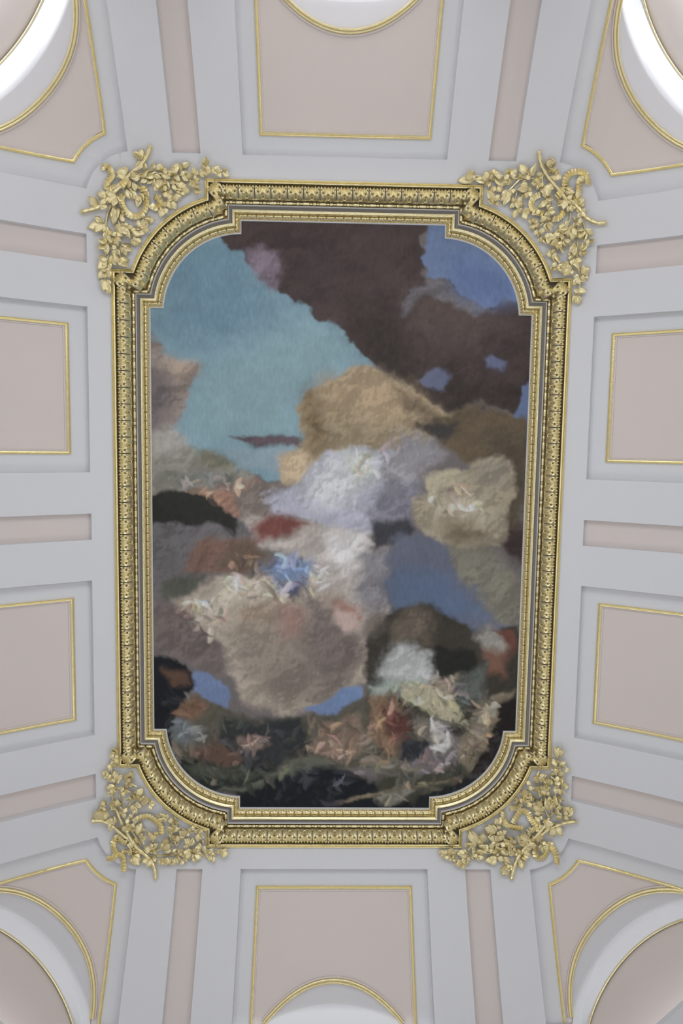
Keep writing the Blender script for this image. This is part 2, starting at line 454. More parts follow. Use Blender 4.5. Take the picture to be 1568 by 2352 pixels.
# positions along the outline at inset w: segments for one quadrant, mirrored
def rows(w,pitch,skip=0.,skip_arc=0.):
    """yield (x,y,tx,ty,scale_u,is_arc) covering straight runs, notches and arcs of all four quadrants"""
    a1,b1,Cx,Cy,Ro=1.8655,3.4787,1.39,2.95,1.553; rr=Ro-w; xa=a1-w; yb=b1-w; X=A_-w; Y=B_-w
    th0=math.asin((xa-Cx)/rr); th1=math.acos((yb-Cy)/rr)
    ya=Cy+rr*math.cos(th0); xb=Cx+rr*math.sin(th1); out=[]
    n=max(1,round(2*(xa-skip)/pitch))
    for sy in (-1,1):
        for i in range(n):
            x=-(xa-skip)+2*(xa-skip)*(i+.5)/n; out.append((x,sy*Y,1,0,2*(xa-skip)/n/pitch,0,(0,sy)))
    n=max(1,round(2*(yb-skip)/pitch))
    for sx in (-1,1):
        for i in range(n):
            y=-(yb-skip)+2*(yb-skip)*(i+.5)/n; out.append((sx*X,y,0,1,2*(yb-skip)/n/pitch,0,(sx,0)))
    L=rr*(th1-th0)-2*skip_arc; n=max(1,round(L/pitch)); d=skip_arc/rr
    for sx in (-1,1):
        for sy in (-1,1):
            for i in range(n):
                t=th0+d+(th1-th0-2*d)*(i+.5)/n
                out.append((sx*(Cx+rr*math.sin(t)),sy*(Cy+rr*math.cos(t)),math.cos(t)*sx,-math.sin(t)*sy,L/n/pitch,1,(sx*math.sin(t),sy*math.cos(t))))
    return out,(xa,Y,ya,X,yb,xb)
def place(me,name,x,y,z,outx,outy,su=1,sv=1,parent=frame,sz=1):
    """local +v (y axis) points outward, +u along, local -z is towards the room"""
    l=math.hypot(outx,outy); oy=Vector((outx/l,outy/l,0)); oz=Vector((0,0,1)); ox=oy.cross(oz)
    M=Matrix(((ox.x*su,oy.x*sv,0,x),(ox.y*su,oy.y*sv,0,y),(0,0,sz,z-0),(0,0,0,1)))
    return obj(name,me,parent,M)
# acanthus leaf unit: a carved height field that wraps the torus
def acanthus(wedge=0.):
    NU,NV=36,26; V=[];F=[]; PW=.222; D=.176
    for j in range(NV+1):
        v=j/NV
        for i in range(NU+1):
            u=i/NU-.5; au=abs(u)
            bul=math.sin(math.pi*min(1,max(0,.06+v*.90)))**.6
            zt=.085*(1-v)+.030*v - .128*bul           # base bulge, inner side sits deeper
            # fanned lobes
            a=math.atan2(u*PW,(v+.25)*D)
            lob=math.cos(2*math.pi*5*u*(.80+.20*v)+.9*math.sin(math.pi*v)*(1 if u>0 else -1))*(.010+.006*v)*min(1,.35+v)+math.cos(a*17)*.005*v
            lob-=.006*max(0,(au-.42)/.08)
            mid=-.007*math.exp(-(au/.05)**2)*(v>.5)
            rr=math.hypot(u*1.25,(v-.20)*.95); ring=.020*math.exp(-((rr-.17)/.045)**2)-.045*math.exp(-(rr/.10)**2)
            stem=-.010*math.exp(-(au/.025)**2)*math.exp(-((v-.42)/.07)**2)
            hol=0
            for hu,hv,s in ((.26,.46,.036),(.39,.70,.032)):
                hol-=.048*math.exp(-((au-hu)/s)**2-((v-hv)/.065)**2)
            grv=-.026*math.exp(-((au-.5)/.03)**2)*(1-.3*v)-.010*math.exp(-((au-.40)/.022)**2)*(v<.62)
            cup=.010*math.exp(-((v-.93)/.06)**2)
            h=lob+ring+stem+hol+grv+mid+cup
            edge=-.014*abs(math.sin(math.pi*3*u+math.pi/2))*max(0,v-.8)*5*.2
            y=(v-.5)*D+edge*3
            V.append((u*PW*1.05*(1+wedge*(v-.5)),y,zt-h))
    for j in range(NV):
        for i in range(NU):
            a=j*(NU+1)+i; F.append([a,a+NU+1,a+NU+2,a+1])
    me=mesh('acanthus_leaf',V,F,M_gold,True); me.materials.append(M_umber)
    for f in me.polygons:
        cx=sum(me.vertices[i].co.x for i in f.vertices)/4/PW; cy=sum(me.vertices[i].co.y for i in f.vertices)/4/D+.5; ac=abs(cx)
        if any(((ac-hu)/.026)**2+((cy-hv)/.055)**2<1 for hu,hv in ((.26,.46),(.39,.70))) or math.hypot(cx*1.25,(cy-.20)*.95)<.065 or (ac>.478 and .08<cy<.72) : f.material_index=1  # umber puts shade into drill holes and unit gaps, along with patina
    return me
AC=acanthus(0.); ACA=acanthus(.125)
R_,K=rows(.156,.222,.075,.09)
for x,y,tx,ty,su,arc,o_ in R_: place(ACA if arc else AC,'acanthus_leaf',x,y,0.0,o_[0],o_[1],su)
xa,Y,ya,X,yb,xb=K
for sx in (-1,1):
    for sy in (-1,1):
        place(AC,'corner_leaf',sx*(xa+.0),sy*(Y+.0),-.004,sx*1.0,sy*1.0,.85,1.42)
        place(AC,'corner_leaf',sx*(xa+.01),sy*(ya+.02),-.002,-sx*.35+sx*.9,sy*.75,1.0,1.0)
        place(AC,'corner_leaf',sx*(X+.0),sy*(yb+.0),-.004,sx*1.,sy*1.,.85,1.42)
        place(AC,'corner_leaf',sx*(xb+.02),sy*(yb+.01),-.002,sx*.75,sy*.55,1.0,1.0)
# bead and reel
def capsule(L,r,name='bead'):
    V=[];F=[];k=8; prof=[(-.5*L,.35*r),(-.5*L+.004,.8*r),(-.5*L+.012,r),(.5*L-.012,r),(.5*L-.004,.8*r),(.5*L,.35*r)]
    for x,q in prof:
        for j in range(k): t=2*math.pi*(j+.5)/k; V.append((x,q*math.cos(t),q*math.sin(t)*.9))
    n=len(prof)
    for i in range(n-1):
        for j in range(k): F.append([i*k+j,(i+1)*k+j,(i+1)*k+(j+1)%k,i*k+(j+1)%k])
    F.append([j for j in range(k)]); F.append([(n-1)*k+j for j in reversed(range(k))])
    return V,F
def capmesh(L,r): return mesh('bead',*capsule(L,r),M_gold,angle=50)
BL_,BS_=capmesh(.102,.0215),capmesh(.056,.0205)
R_,K=rows(.272,.226,.012,.02)
RV=[];RF=[]
rw=0
for x,y,tx,ty,su,arc,o_ in R_:
    l=math.hypot(*o_); oy=Vector((o_[0]/l,o_[1]/l)); ox=Vector((oy.y,-oy.x))
    for d,me,sc in ((-.052,BL_,su),(.060,BS_,su)):
        k=d*su; place(me,'bead',x+ox.x*k,y+ox.y*k,.070,o_[0],o_[1],sc)
    for d in (.015*su,.107*su):
        for dd in (-.006,.006):
            V,F=capsule(.006,.0135); n=len(RV)
            RV+=[(x+ox.x*(v[0]+d+dd)+oy.x*v[1],y+ox.y*(v[0]+d+dd)+oy.y*v[1],.074+v[2]) for v in V]; RF+=[[q+n for q in f] for f in F]
xa,Y,ya,X,yb,xb=K
BC=capmesh(.07,.0205)
for sx in (-1,1):
    for sy in (-1,1):
        for t in (.25,.75):
            place(BC,'bead',sx*xa,sy*(ya+(Y-ya)*t),.070,sx,0,(Y-ya)*.5/.08)
            place(BC,'bead',sx*(xb+(X-xb)*t),sy*yb,.070,0,sy,(X-xb)*.5/.08)
tag(obj('reel_row',mesh('reel_row',RV,RF,M_gold),frame),kind='stuff')
# tongue row
def tongue():
    NU,NV=12,7;V=[];F=[];PW=.119;D=.044
    for j in range(NV+1):
        v=j/NV
        for i in range(NU+1):
            u=i/NU-.5; au=abs(u)
            e=min(1,(.5-au)/.055); e=math.sqrt(max(0,e))
            h=.020*math.sin(math.pi*(.15+.7*v))*e if v>.42 else .014*e*v/.42
            rr=math.hypot(u*PW,(v-.30)*D)
            h+=.011*math.exp(-((rr-.011)/.0045)**2)-.006*math.exp(-(rr/.006)**2)
            V.append((u*PW*.985,(v-.5)*D,-h+.018*(1-v)))
    for j in range(NV):
        for i in range(NU):
            a=j*(NU+1)+i; F.append([a,a+NU+1,a+NU+2,a+1])
    return mesh('tongue',V,F,M_gold,True)
TG=tongue()
R_,K=rows(.408,.121,.02,.03)
for x,y,tx,ty,su,arc,o_ in R_: place(TG,'tongue',x,y,.205,o_[0],o_[1],su)
xa,Y,ya,X,yb,xb=K
for sx in (-1,1):
    for sy in (-1,1):
        place(TG,'tongue',sx*xa,sy*(Y+ya)/2,.205,sx,0,(Y-ya)/.121*.8)
        place(TG,'tongue',sx*(X+xb)/2,sy*yb,.205,0,sy,(X-xb)/.121*.8)
        for (x,y) in ((xa,Y),(xb,yb),(X,yb),(xa,ya)):
            place(TG,'tongue',sx*x,sy*y,.203,sx,sy,.42,1.05)
# pearls, too small to pick apart
PV=[];PF=[]
bm=bmesh.new(); bmesh.ops.create_icosphere(bm,subdivisions=1,radius=.0085); bv=[v.co.copy() for v in bm.verts]; bf=[[v.index for v in f.verts] for f in bm.faces]; bm.free()
R_,K=rows(.4375,.036,.0,.0)
for q,(x,y,tx,ty,su,arc,o_) in enumerate(R_):
    n=len(PV); s=1.15 if q%3 else .8
    PV+=[(x+v.x*s,y+v.y*s,.238+v.z) for v in bv]; PF+=[[i+n for i in f] for f in bf]
tag(obj('pearl_row',mesh('pearl_row',PV,PF,M_gold,True),frame),kind='stuff')

# ---------------- data: branches traced on the vault (mm) and colour masses of the painting (cm)
SPRIG={
'TL':{'branch': [[-2532,-5031,-2578,-4934,-2664,-4841,-2809,-4716,-2946,-4590,-3049,-4489],[-3471,-4144,-3380,-4185,-3281,-4237,-3150,-4355,-3005,-4490,-2873,-4578]],'twig': [[-2819,-4686,-2700,-4715,-2550,-4763,-2419,-4759,-2319,-4736],[-2762,-4661,-2613,-4711,-2466,-4720,-2248,-4706,-1983,-4724,-1729,-4805,-1550,-4721],[-2588,-4602,-2427,-4613,-2339,-4501,-2355,-4358,-2422,-4185],[-3089,-4341,-3161,-4136,-3177,-3962,-3140,-3707,-3183,-3530,-3199,-3341,-3161,-3184],[-3060,-4314,-3033,-4172,-2947,-4002,-2712,-3971,-2622,-4109],[-3145,-3822,-3024,-3712,-2953,-3555],[-2172,-4752,-2045,-4636,-1957,-4510],[-2881,-4546,-2766,-4420,-2723,-4293]],'ribbon': [[-3206,-4747,-3150,-4780,-3102,-4750,-3080,-4677,-3135,-4606,-3166,-4535,-3106,-4507,-2990,-4533],[-2933,-4449,-2956,-4335,-2906,-4222,-2812,-4153,-2702,-4184,-2635,-4285,-2641,-4399,-2683,-4540],[-2583,-4315,-2510,-4267,-2444,-4318,-2465,-4396,-2531,-4416]],'knot': [-2959,-4608,-2865,-4539],'leaf': '-2675 -4884 -2764 -4956 -2667 -4884 -2644 -4990 -2675 -4878 -2720 -4963 -2656 -4867 -2769 -4783 -2649 -4862 -2646 -4748 -2657 -4856 -2719 -4771 -2846 -4737 -2949 -4790 -2854 -4731 -3019 -4724 -2871 -4711 -3003 -4657 -2814 -4693 -2697 -4682 -2838 -4652 -2753 -4720 -2698 -4669 -2816 -4639 -2684 -4656 -2605 -4749 -2626 -4657 -2490 -4726 -2611 -4657 -2700 -4585 -2553 -4645 -2613 -4573 -2523 -4673 -2421 -4648 -2559 -4775 -2500 -4845 -2485 -4782 -2380 -4815 -2429 -4765 -2336 -4742 -2384 -4778 -2346 -4703 -2462 -4714 -2551 -4692 -2420 -4689 -2304 -4664 -2300 -4730 -2179 -4856 -2316 -4717 -2257 -4811 -2258 -4705 -2223 -4782 -2225 -4770 -2147 -4820 -2165 -4789 -2045 -4851 -2346 -4697 -2240 -4757 -2186 -4694 -2282 -4651 -2171 -4694 -2066 -4735 -2157 -4681 -2070 -4629 -2186 -4680 -2232 -4597 -2171 -4687 -2109 -4760 -2245 -4666 -2173 -4612 -1979 -4724 -2009 -4816 -2009 -4711 -2076 -4696 -1980 -4711 -1947 -4775 -1995 -4698 -1960 -4672 -1935 -4725 -1888 -4789 -1920 -4738 -1864 -4688 -1875 -4764 -1812 -4709 -1874 -4777 -1922 -4700 -1859 -4777 -1862 -4831 -1829 -4790 -1769 -4815 -1834 -4826 -1809 -4930 -1845 -4765 -1788 -4741 -1726 -4798 -1650 -4849 -1726 -4798 -1751 -4755 -1712 -4792 -1679 -4724 -1698 -4787 -1633 -4770 -1756 -4792 -1802 -4766 -1619 -4757 -1529 -4702 -1627 -4757 -1581 -4783 -1627 -4745 -1658 -4718 -1997 -4630 -2049 -4544 -1990 -4630 -1921 -4597 -2011 -4644 -1931 -4646 -1983 -4602 -2012 -4516 -1968 -4574 -1939 -4518 -1954 -4518 -1951 -4430 -1946 -4511 -1902 -4448 -1954 -4518 -1983 -4474 -2437 -4620 -2320 -4502 -2451 -4613 -2467 -4492 -2407 -4607 -2349 -4565 -2393 -4550 -2365 -4466 -2480 -4619 -2423 -4521 -2509 -4632 -2554 -4546 -2247 -4582 -2173 -4598 -2232 -4568 -2107 -4578 -2261 -4582 -2232 -4483 -2232 -4554 -2159 -4499 -2320 -4580 -2231 -4639 -2159 -4556 -2085 -4543 -2174 -4498 -2049 -4494 -2174 -4498 -2123 -4440 -2188 -4498 -2225 -4448 -2350 -4466 -2380 -4394 -2342 -4480 -2314 -4367 -2365 -4451 -2423 -4464 -2335 -4466 -2277 -4439 -2284 -4418 -2162 -4413 -2284 -4403 -2197 -4341 -2299 -4410 -2321 -4338 -2329 -4353 -2241 -4258 -2343 -4352 -2381 -4280 -2336 -4338 -2285 -4261 -2395 -4280 -2448 -4147 -2388 -4280 -2355 -4188 -2395 -4294 -2440 -4250 -2466 -4548 -2504 -4469 -2452 -4535 -2408 -4493 -2481 -4562 -2393 -4579 -2817 -4583 -2937 -4537 -2802 -4583 -2774 -4473 -2795 -4597 -2723 -4514 -2846 -4610 -2904 -4637 -2862 -4454 -2819 -4377 -2848 -4469 -2761 -4371 -2877 -4482 -2842 -4369 -2731 -4429 -2747 -4272 -2702 -4444 -2673 -4359 -2761 -4400 -2703 -4330 -2628 -4459 -2585 -4397 -2643 -4473 -2613 -4545 -3152 -4372 -3288 -4422 -3166 -4385 -3236 -4474 -3166 -4385 -3144 -4479 -3152 -4372 -3219 -4392 -3271 -4256 -3381 -4325 -3271 -4256 -3333 -4264 -3259 -4272 -3180 -4341 -3259 -4258 -3147 -4245 -3265 -4243 -3208 -4238 -3009 -4394 -3152 -4401 -3009 -4394 -3146 -4316 -3009 -4394 -2908 -4325 -3024 -4379 -3055 -4265 -2995 -4408 -2936 -4395 -3038 -4436 -3095 -4476 -3055 -4250 -3066 -4036 -3040 -4265 -2998 -4123 -3012 -4194 -2918 -4125 -3026 -4223 -3100 -4134 -2954 -4139 -2911 -4068 -2983 -4167 -2924 -4196 -3210 -4053 -3323 -4097 -3210 -4038 -3392 -3964 -3211 -4024 -3325 -3912 -3197 -4026 -3250 -3961 -3210 -4053 -3274 -4085 -2985 -4052 -2853 -3998 -3000 -4038 -2943 -3910 -2971 -4010 -2832 -3912 -2985 -4038 -3030 -3937 -2913 -3954 -2840 -3862 -2942 -3967 -3002 -3880 -2824 -3955 -2750 -3993 -2825 -3941 -2737 -3922 -2810 -3941 -2693 -3908 -2824 -3970 -2780 -4014 -2883 -3983 -2824 -4027 -2706 -4001 -2735 -4101 -2692 -4001 -2661 -4095 -2692 -3987 -2603 -4075 -2692 -3973 -2577 -3968 -2706 -3987 -2765 -4028 -2677 -3973 -2693 -3901 -2632 -4117 -2522 -4103 -2632 -4117 -2565 -4155 -2646 -4131 -2704 -4173 -2632 -4103 -2618 -4046 -2781 -3885 -2701 -3822 -2788 -3885 -2797 -3762 -2781 -3878 -2746 -3770 -2781 -3885 -2811 -3827 -3184 -4013 -3131 -3904 -3198 -4011 -3212 -3924 -3158 -3959 -3089 -3892 -3172 -3929 -3200 -3840 -3075 -3878 -2951 -3824 -3082 -3863 -3003 -3758 -3089 -3877 -3112 -3790 -3089 -3892 -3016 -3937 -3132 -3889 -3160 -3815 -3160 -3801 -3300 -3803 -3160 -3786 -3297 -3711 -3154 -3773 -3176 -3641 -3160 -3786 -3240 -3749 -3160 -3815 -3213 -3867 -2959 -3766 -2820 -3711 -2959 -3751 -2902 -3645 -2944 -3766 -2848 -3804 -2967 -3751 -2960 -3679 -3033 -3707 -3071 -3634 -3019 -3707 -2975 -3636 -3019 -3721 -3062 -3749 -3093 -3633 -2969 -3549 -3100 -3618 -3036 -3505 -3107 -3632 -3087 -3547 -3078 -3648 -3005 -3621 -2991 -3578 -2867 -3501 -2991 -3578 -2933 -3495 -2976 -3593 -2865 -3602 -3006 -3592 -2947 -3535 -3170 -3584 -3283 -3592 -3170 -3570 -3301 -3445 -3163 -3570 -3121 -3458 -3177 -3555 -3238 -3491 -3170 -3584 -3256 -3546 -3156 -3585 -3108 -3545 -3192 -3452 -3290 -3332 -3185 -3446 -3122 -3335 -3192 -3424 -3207 -3335 -3192 -3452 -3258 -3416 -3179 -3454 -3138 -3428 -3194 -3322 -3258 -3250 -3187 -3316 -3229 -3167 -3181 -3309 -3121 -3146 -3167 -3310 -3134 -3240 -3194 -3322 -3221 -3247 -3161 -3238 -3163 -3136'},
'TR':{'branch': [[2533,-5077,2577,-4958,2658,-4855,2753,-4747,2886,-4600,2997,-4473,3090,-4402],[3509,-4159,3399,-4169,3286,-4243,3190,-4355,3057,-4474,2888,-4557]],'twig': [[2641,-4840,2646,-4715,2718,-4534,2734,-4346],[2534,-4771,2428,-4775,2221,-4764,1984,-4746,1740,-4791,1537,-4737],[2341,-4760,2218,-4623,2073,-4476],[2501,-4664,2324,-4597,2300,-4438],[3051,-4354,3041,-4223,2951,-4046,2870,-3811],[3106,-4281,3169,-4119,3171,-3900,3158,-3726,3015,-3638],[3147,-3653,3235,-3516,3216,-3311,3195,-3164],[3233,-4201,3269,-4095,3330,-3986],[2741,-4347,2701,-4215,2601,-4097,2726,-3983],[2648,-4945,2775,-4843]],'ribbon': [[2967,-4630,2951,-4762,3000,-4840,3106,-4861,3206,-4821,3250,-4754,3261,-4683],[3195,-4810,3149,-4740,3157,-4637,3133,-4530,3071,-4496],[2632,-4565,2530,-4505,2519,-4404,2597,-4327,2703,-4315],[2796,-4252,2857,-4246,2930,-4298,2965,-4357]],'knot': [2831,-4617,2939,-4541],'leaf': '1722 -4779 1594 -4795 1723 -4772 1516 -4726 1731 -4766 1622 -4699 1721 -4791 1652 -4859 1715 -4778 1685 -4839 1737 -4779 1679 -4765 1933 -4758 1845 -4853 1934 -4752 1733 -4747 1942 -4745 1818 -4717 1934 -4745 1903 -4679 1943 -4733 1928 -4631 1918 -4758 1809 -4793 1971 -4808 1906 -4843 1987 -4803 2069 -4846 2001 -4803 2106 -4799 1971 -4808 1976 -4868 1987 -4796 1946 -4771 2178 -4813 2113 -4749 2178 -4813 2143 -4888 2186 -4813 2277 -4885 2193 -4813 2200 -4860 2194 -4807 2259 -4820 2171 -4763 2132 -4824 2134 -4684 1994 -4772 2127 -4677 2030 -4681 2149 -4684 2242 -4726 2134 -4684 2083 -4748 2135 -4670 2141 -4697 2163 -4698 2187 -4751 2409 -4853 2301 -4932 2410 -4847 2381 -4916 2418 -4847 2463 -4842 2484 -4813 2509 -4942 2476 -4813 2459 -4901 2397 -4841 2330 -4875 2379 -4767 2310 -4827 2387 -4767 2399 -4829 2396 -4755 2399 -4729 2373 -4761 2303 -4778 2409 -4768 2462 -4806 2626 -4810 2545 -4844 2621 -4797 2563 -4784 2629 -4747 2485 -4698 2638 -4734 2573 -4617 2630 -4734 2525 -4665 2639 -4721 2608 -4667 2619 -4760 2515 -4757 1927 -4652 1893 -4705 1942 -4645 1960 -4582 2020 -4583 1959 -4617 2035 -4583 2107 -4649 2035 -4576 2048 -4627 2049 -4598 2138 -4629 2024 -4454 1893 -4566 2025 -4447 1919 -4459 2032 -4454 2041 -4397 2024 -4454 1947 -4538 2024 -4461 2052 -4512 2009 -4453 1965 -4452 2199 -4587 2105 -4513 2207 -4587 2234 -4473 2200 -4573 2099 -4470 2200 -4573 2131 -4413 2199 -4587 2289 -4604 2207 -4587 2173 -4500 2466 -4650 2345 -4675 2467 -4643 2311 -4611 2460 -4636 2408 -4621 2467 -4636 2507 -4580 2440 -4578 2367 -4512 2455 -4579 2495 -4515 2440 -4571 2428 -4492 2308 -4482 2225 -4379 2316 -4482 2380 -4383 2316 -4489 2423 -4420 2316 -4475 2328 -4353 2316 -4489 2369 -4462 2293 -4489 2249 -4459 2299 -4345 2280 -4240 2306 -4345 2334 -4273 2306 -4359 2359 -4332 2661 -4655 2758 -4521 2660 -4661 2658 -4555 2667 -4668 2791 -4615 2661 -4655 2727 -4528 2677 -4641 2698 -4512 2659 -4682 2736 -4656 2714 -4484 2605 -4398 2714 -4491 2784 -4435 2700 -4469 2642 -4410 2722 -4470 2702 -4412 2713 -4498 2759 -4485 2390 -4318 2516 -4357 2390 -4318 2359 -4332 2405 -4311 2460 -4247 2397 -4318 2439 -4218 2420 -4319 2495 -4320 2513 -4248 2509 -4169 2520 -4256 2546 -4191 2584 -4351 2526 -4292 2584 -4351 2609 -4301 2735 -4340 2834 -4328 2728 -4333 2776 -4269 2735 -4340 2802 -4371 2721 -4325 2724 -4253 2735 -4355 2748 -4398 2708 -4267 2643 -4193 2716 -4260 2756 -4196 2727 -4181 2700 -4100 2734 -4181 2816 -4139 2734 -4181 2769 -4080 2727 -4174 2732 -4065 2591 -4178 2542 -4097 2599 -4178 2624 -4120 2591 -4178 2488 -4125 2598 -4192 2568 -4206 2611 -4077 2560 -4025 2618 -4077 2659 -4005 2611 -4077 2687 -4064 2689 -4013 2654 -3939 2696 -4013 2772 -4007 2704 -4006 2838 -3980 2689 -4006 2723 -3926 2720 -3992 2814 -3914 2674 -3991 2639 -3946 2729 -4918 2646 -4991 2735 -4923 2694 -5009 2736 -4918 2750 -4987 2756 -4895 2723 -4975 2770 -4837 2705 -4894 2770 -4837 2789 -4913 2784 -4837 2856 -4862 2765 -4824 2763 -4750 2780 -4825 2830 -4751 2794 -4825 2876 -4790 2962 -4633 3104 -4590 2961 -4647 3062 -4659 2949 -4619 3056 -4563 2947 -4489 2845 -4408 2947 -4489 2923 -4359 2955 -4490 3090 -4485 2969 -4504 3043 -4535 2955 -4475 2989 -4404 2925 -4489 2881 -4459 3026 -4419 3123 -4383 3033 -4419 3067 -4333 3019 -4404 2999 -4332 3032 -4434 3091 -4449 3002 -4433 3045 -4492 2986 -4461 3049 -4405 3164 -4417 3192 -4522 3171 -4417 3249 -4438 3164 -4403 3147 -4332 3177 -4417 3240 -4496 3150 -4418 3117 -4505 3208 -4327 3278 -4348 3201 -4328 3224 -4261 3208 -4327 3269 -4270 3194 -4343 3185 -4243 3158 -4215 3239 -4209 3165 -4215 3174 -4164 3143 -4245 3211 -4255 3015 -4144 2877 -4141 3008 -4136 2904 -4095 3015 -4158 2975 -4201 3001 -4129 2882 -4075 3017 -4115 2928 -4069 3046 -4144 3029 -4006 3053 -4145 3098 -3970 3046 -4130 3019 -4057 3061 -4130 3139 -4013 3045 -4159 3107 -4101 3103 -4188 3135 -4100 3257 -4091 3359 -4027 3251 -4085 3206 -4053 3264 -4076 3263 -3946 3257 -4091 3228 -3993 3270 -4090 3326 -4074 3243 -4107 3218 -4095 3324 -3966 3352 -3941 3318 -3960 3302 -3912 3172 -4070 3139 -4020 3179 -4062 3209 -3980 2973 -4070 2801 -4037 2959 -4055 2893 -4003 2966 -4070 2837 -4082 2960 -4041 2933 -3967 2925 -3967 2785 -3884 2918 -3952 2870 -3842 2926 -3945 2962 -3808 2926 -3953 2906 -3879 2948 -3953 3042 -3897 2932 -3982 2858 -3951 2963 -3953 3054 -3955 2864 -3805 2737 -3773 2857 -3798 2803 -3811 2865 -3791 2923 -3675 2857 -3791 2831 -3702 2865 -3783 2877 -3674 2848 -3820 2772 -3833 3145 -3882 3039 -3795 3144 -3896 3072 -3883 3153 -3867 3107 -3758 3145 -3867 3064 -3737 3144 -3896 3085 -3941 3209 -3834 3322 -3880 3216 -3827 3295 -3775 3209 -3820 3239 -3745 3209 -3834 3272 -3865 3201 -3850 3238 -3919 3109 -3722 3041 -3751 3116 -3722 3149 -3618 3123 -3722 3212 -3601 3123 -3722 3254 -3685 3110 -3707 3084 -3634 3084 -3619 2976 -3676 3077 -3612 2936 -3536 3085 -3605 2969 -3493 3092 -3605 3104 -3509 3077 -3619 2894 -3638 3070 -3605 2865 -3608 3084 -3619 3011 -3567 3054 -3634 2934 -3602 2872 -3615 2817 -3658 2880 -3615 2852 -3564 2856 -3630 2827 -3600 3268 -3508 3332 -3610 3261 -3516 3256 -3626 3274 -3508 3346 -3565 3274 -3508 3300 -3483 3261 -3509 3233 -3570 3217 -3468 3126 -3487 3217 -3468 3131 -3369 3218 -3454 3221 -3380 3231 -3453 3303 -3417 3218 -3454 3165 -3412 3230 -3467 3282 -3463 3209 -3337 3164 -3272 3216 -3336 3258 -3260 3222 -3336 3312 -3269 3216 -3329 3226 -3247 3203 -3322 3191 -3293 3193 -3234 3145 -3145 3200 -3234 3225 -3115 3207 -3226 3262 -3171 3193 -3227 3177 -3132 3186 -3235 3146 -3207'},
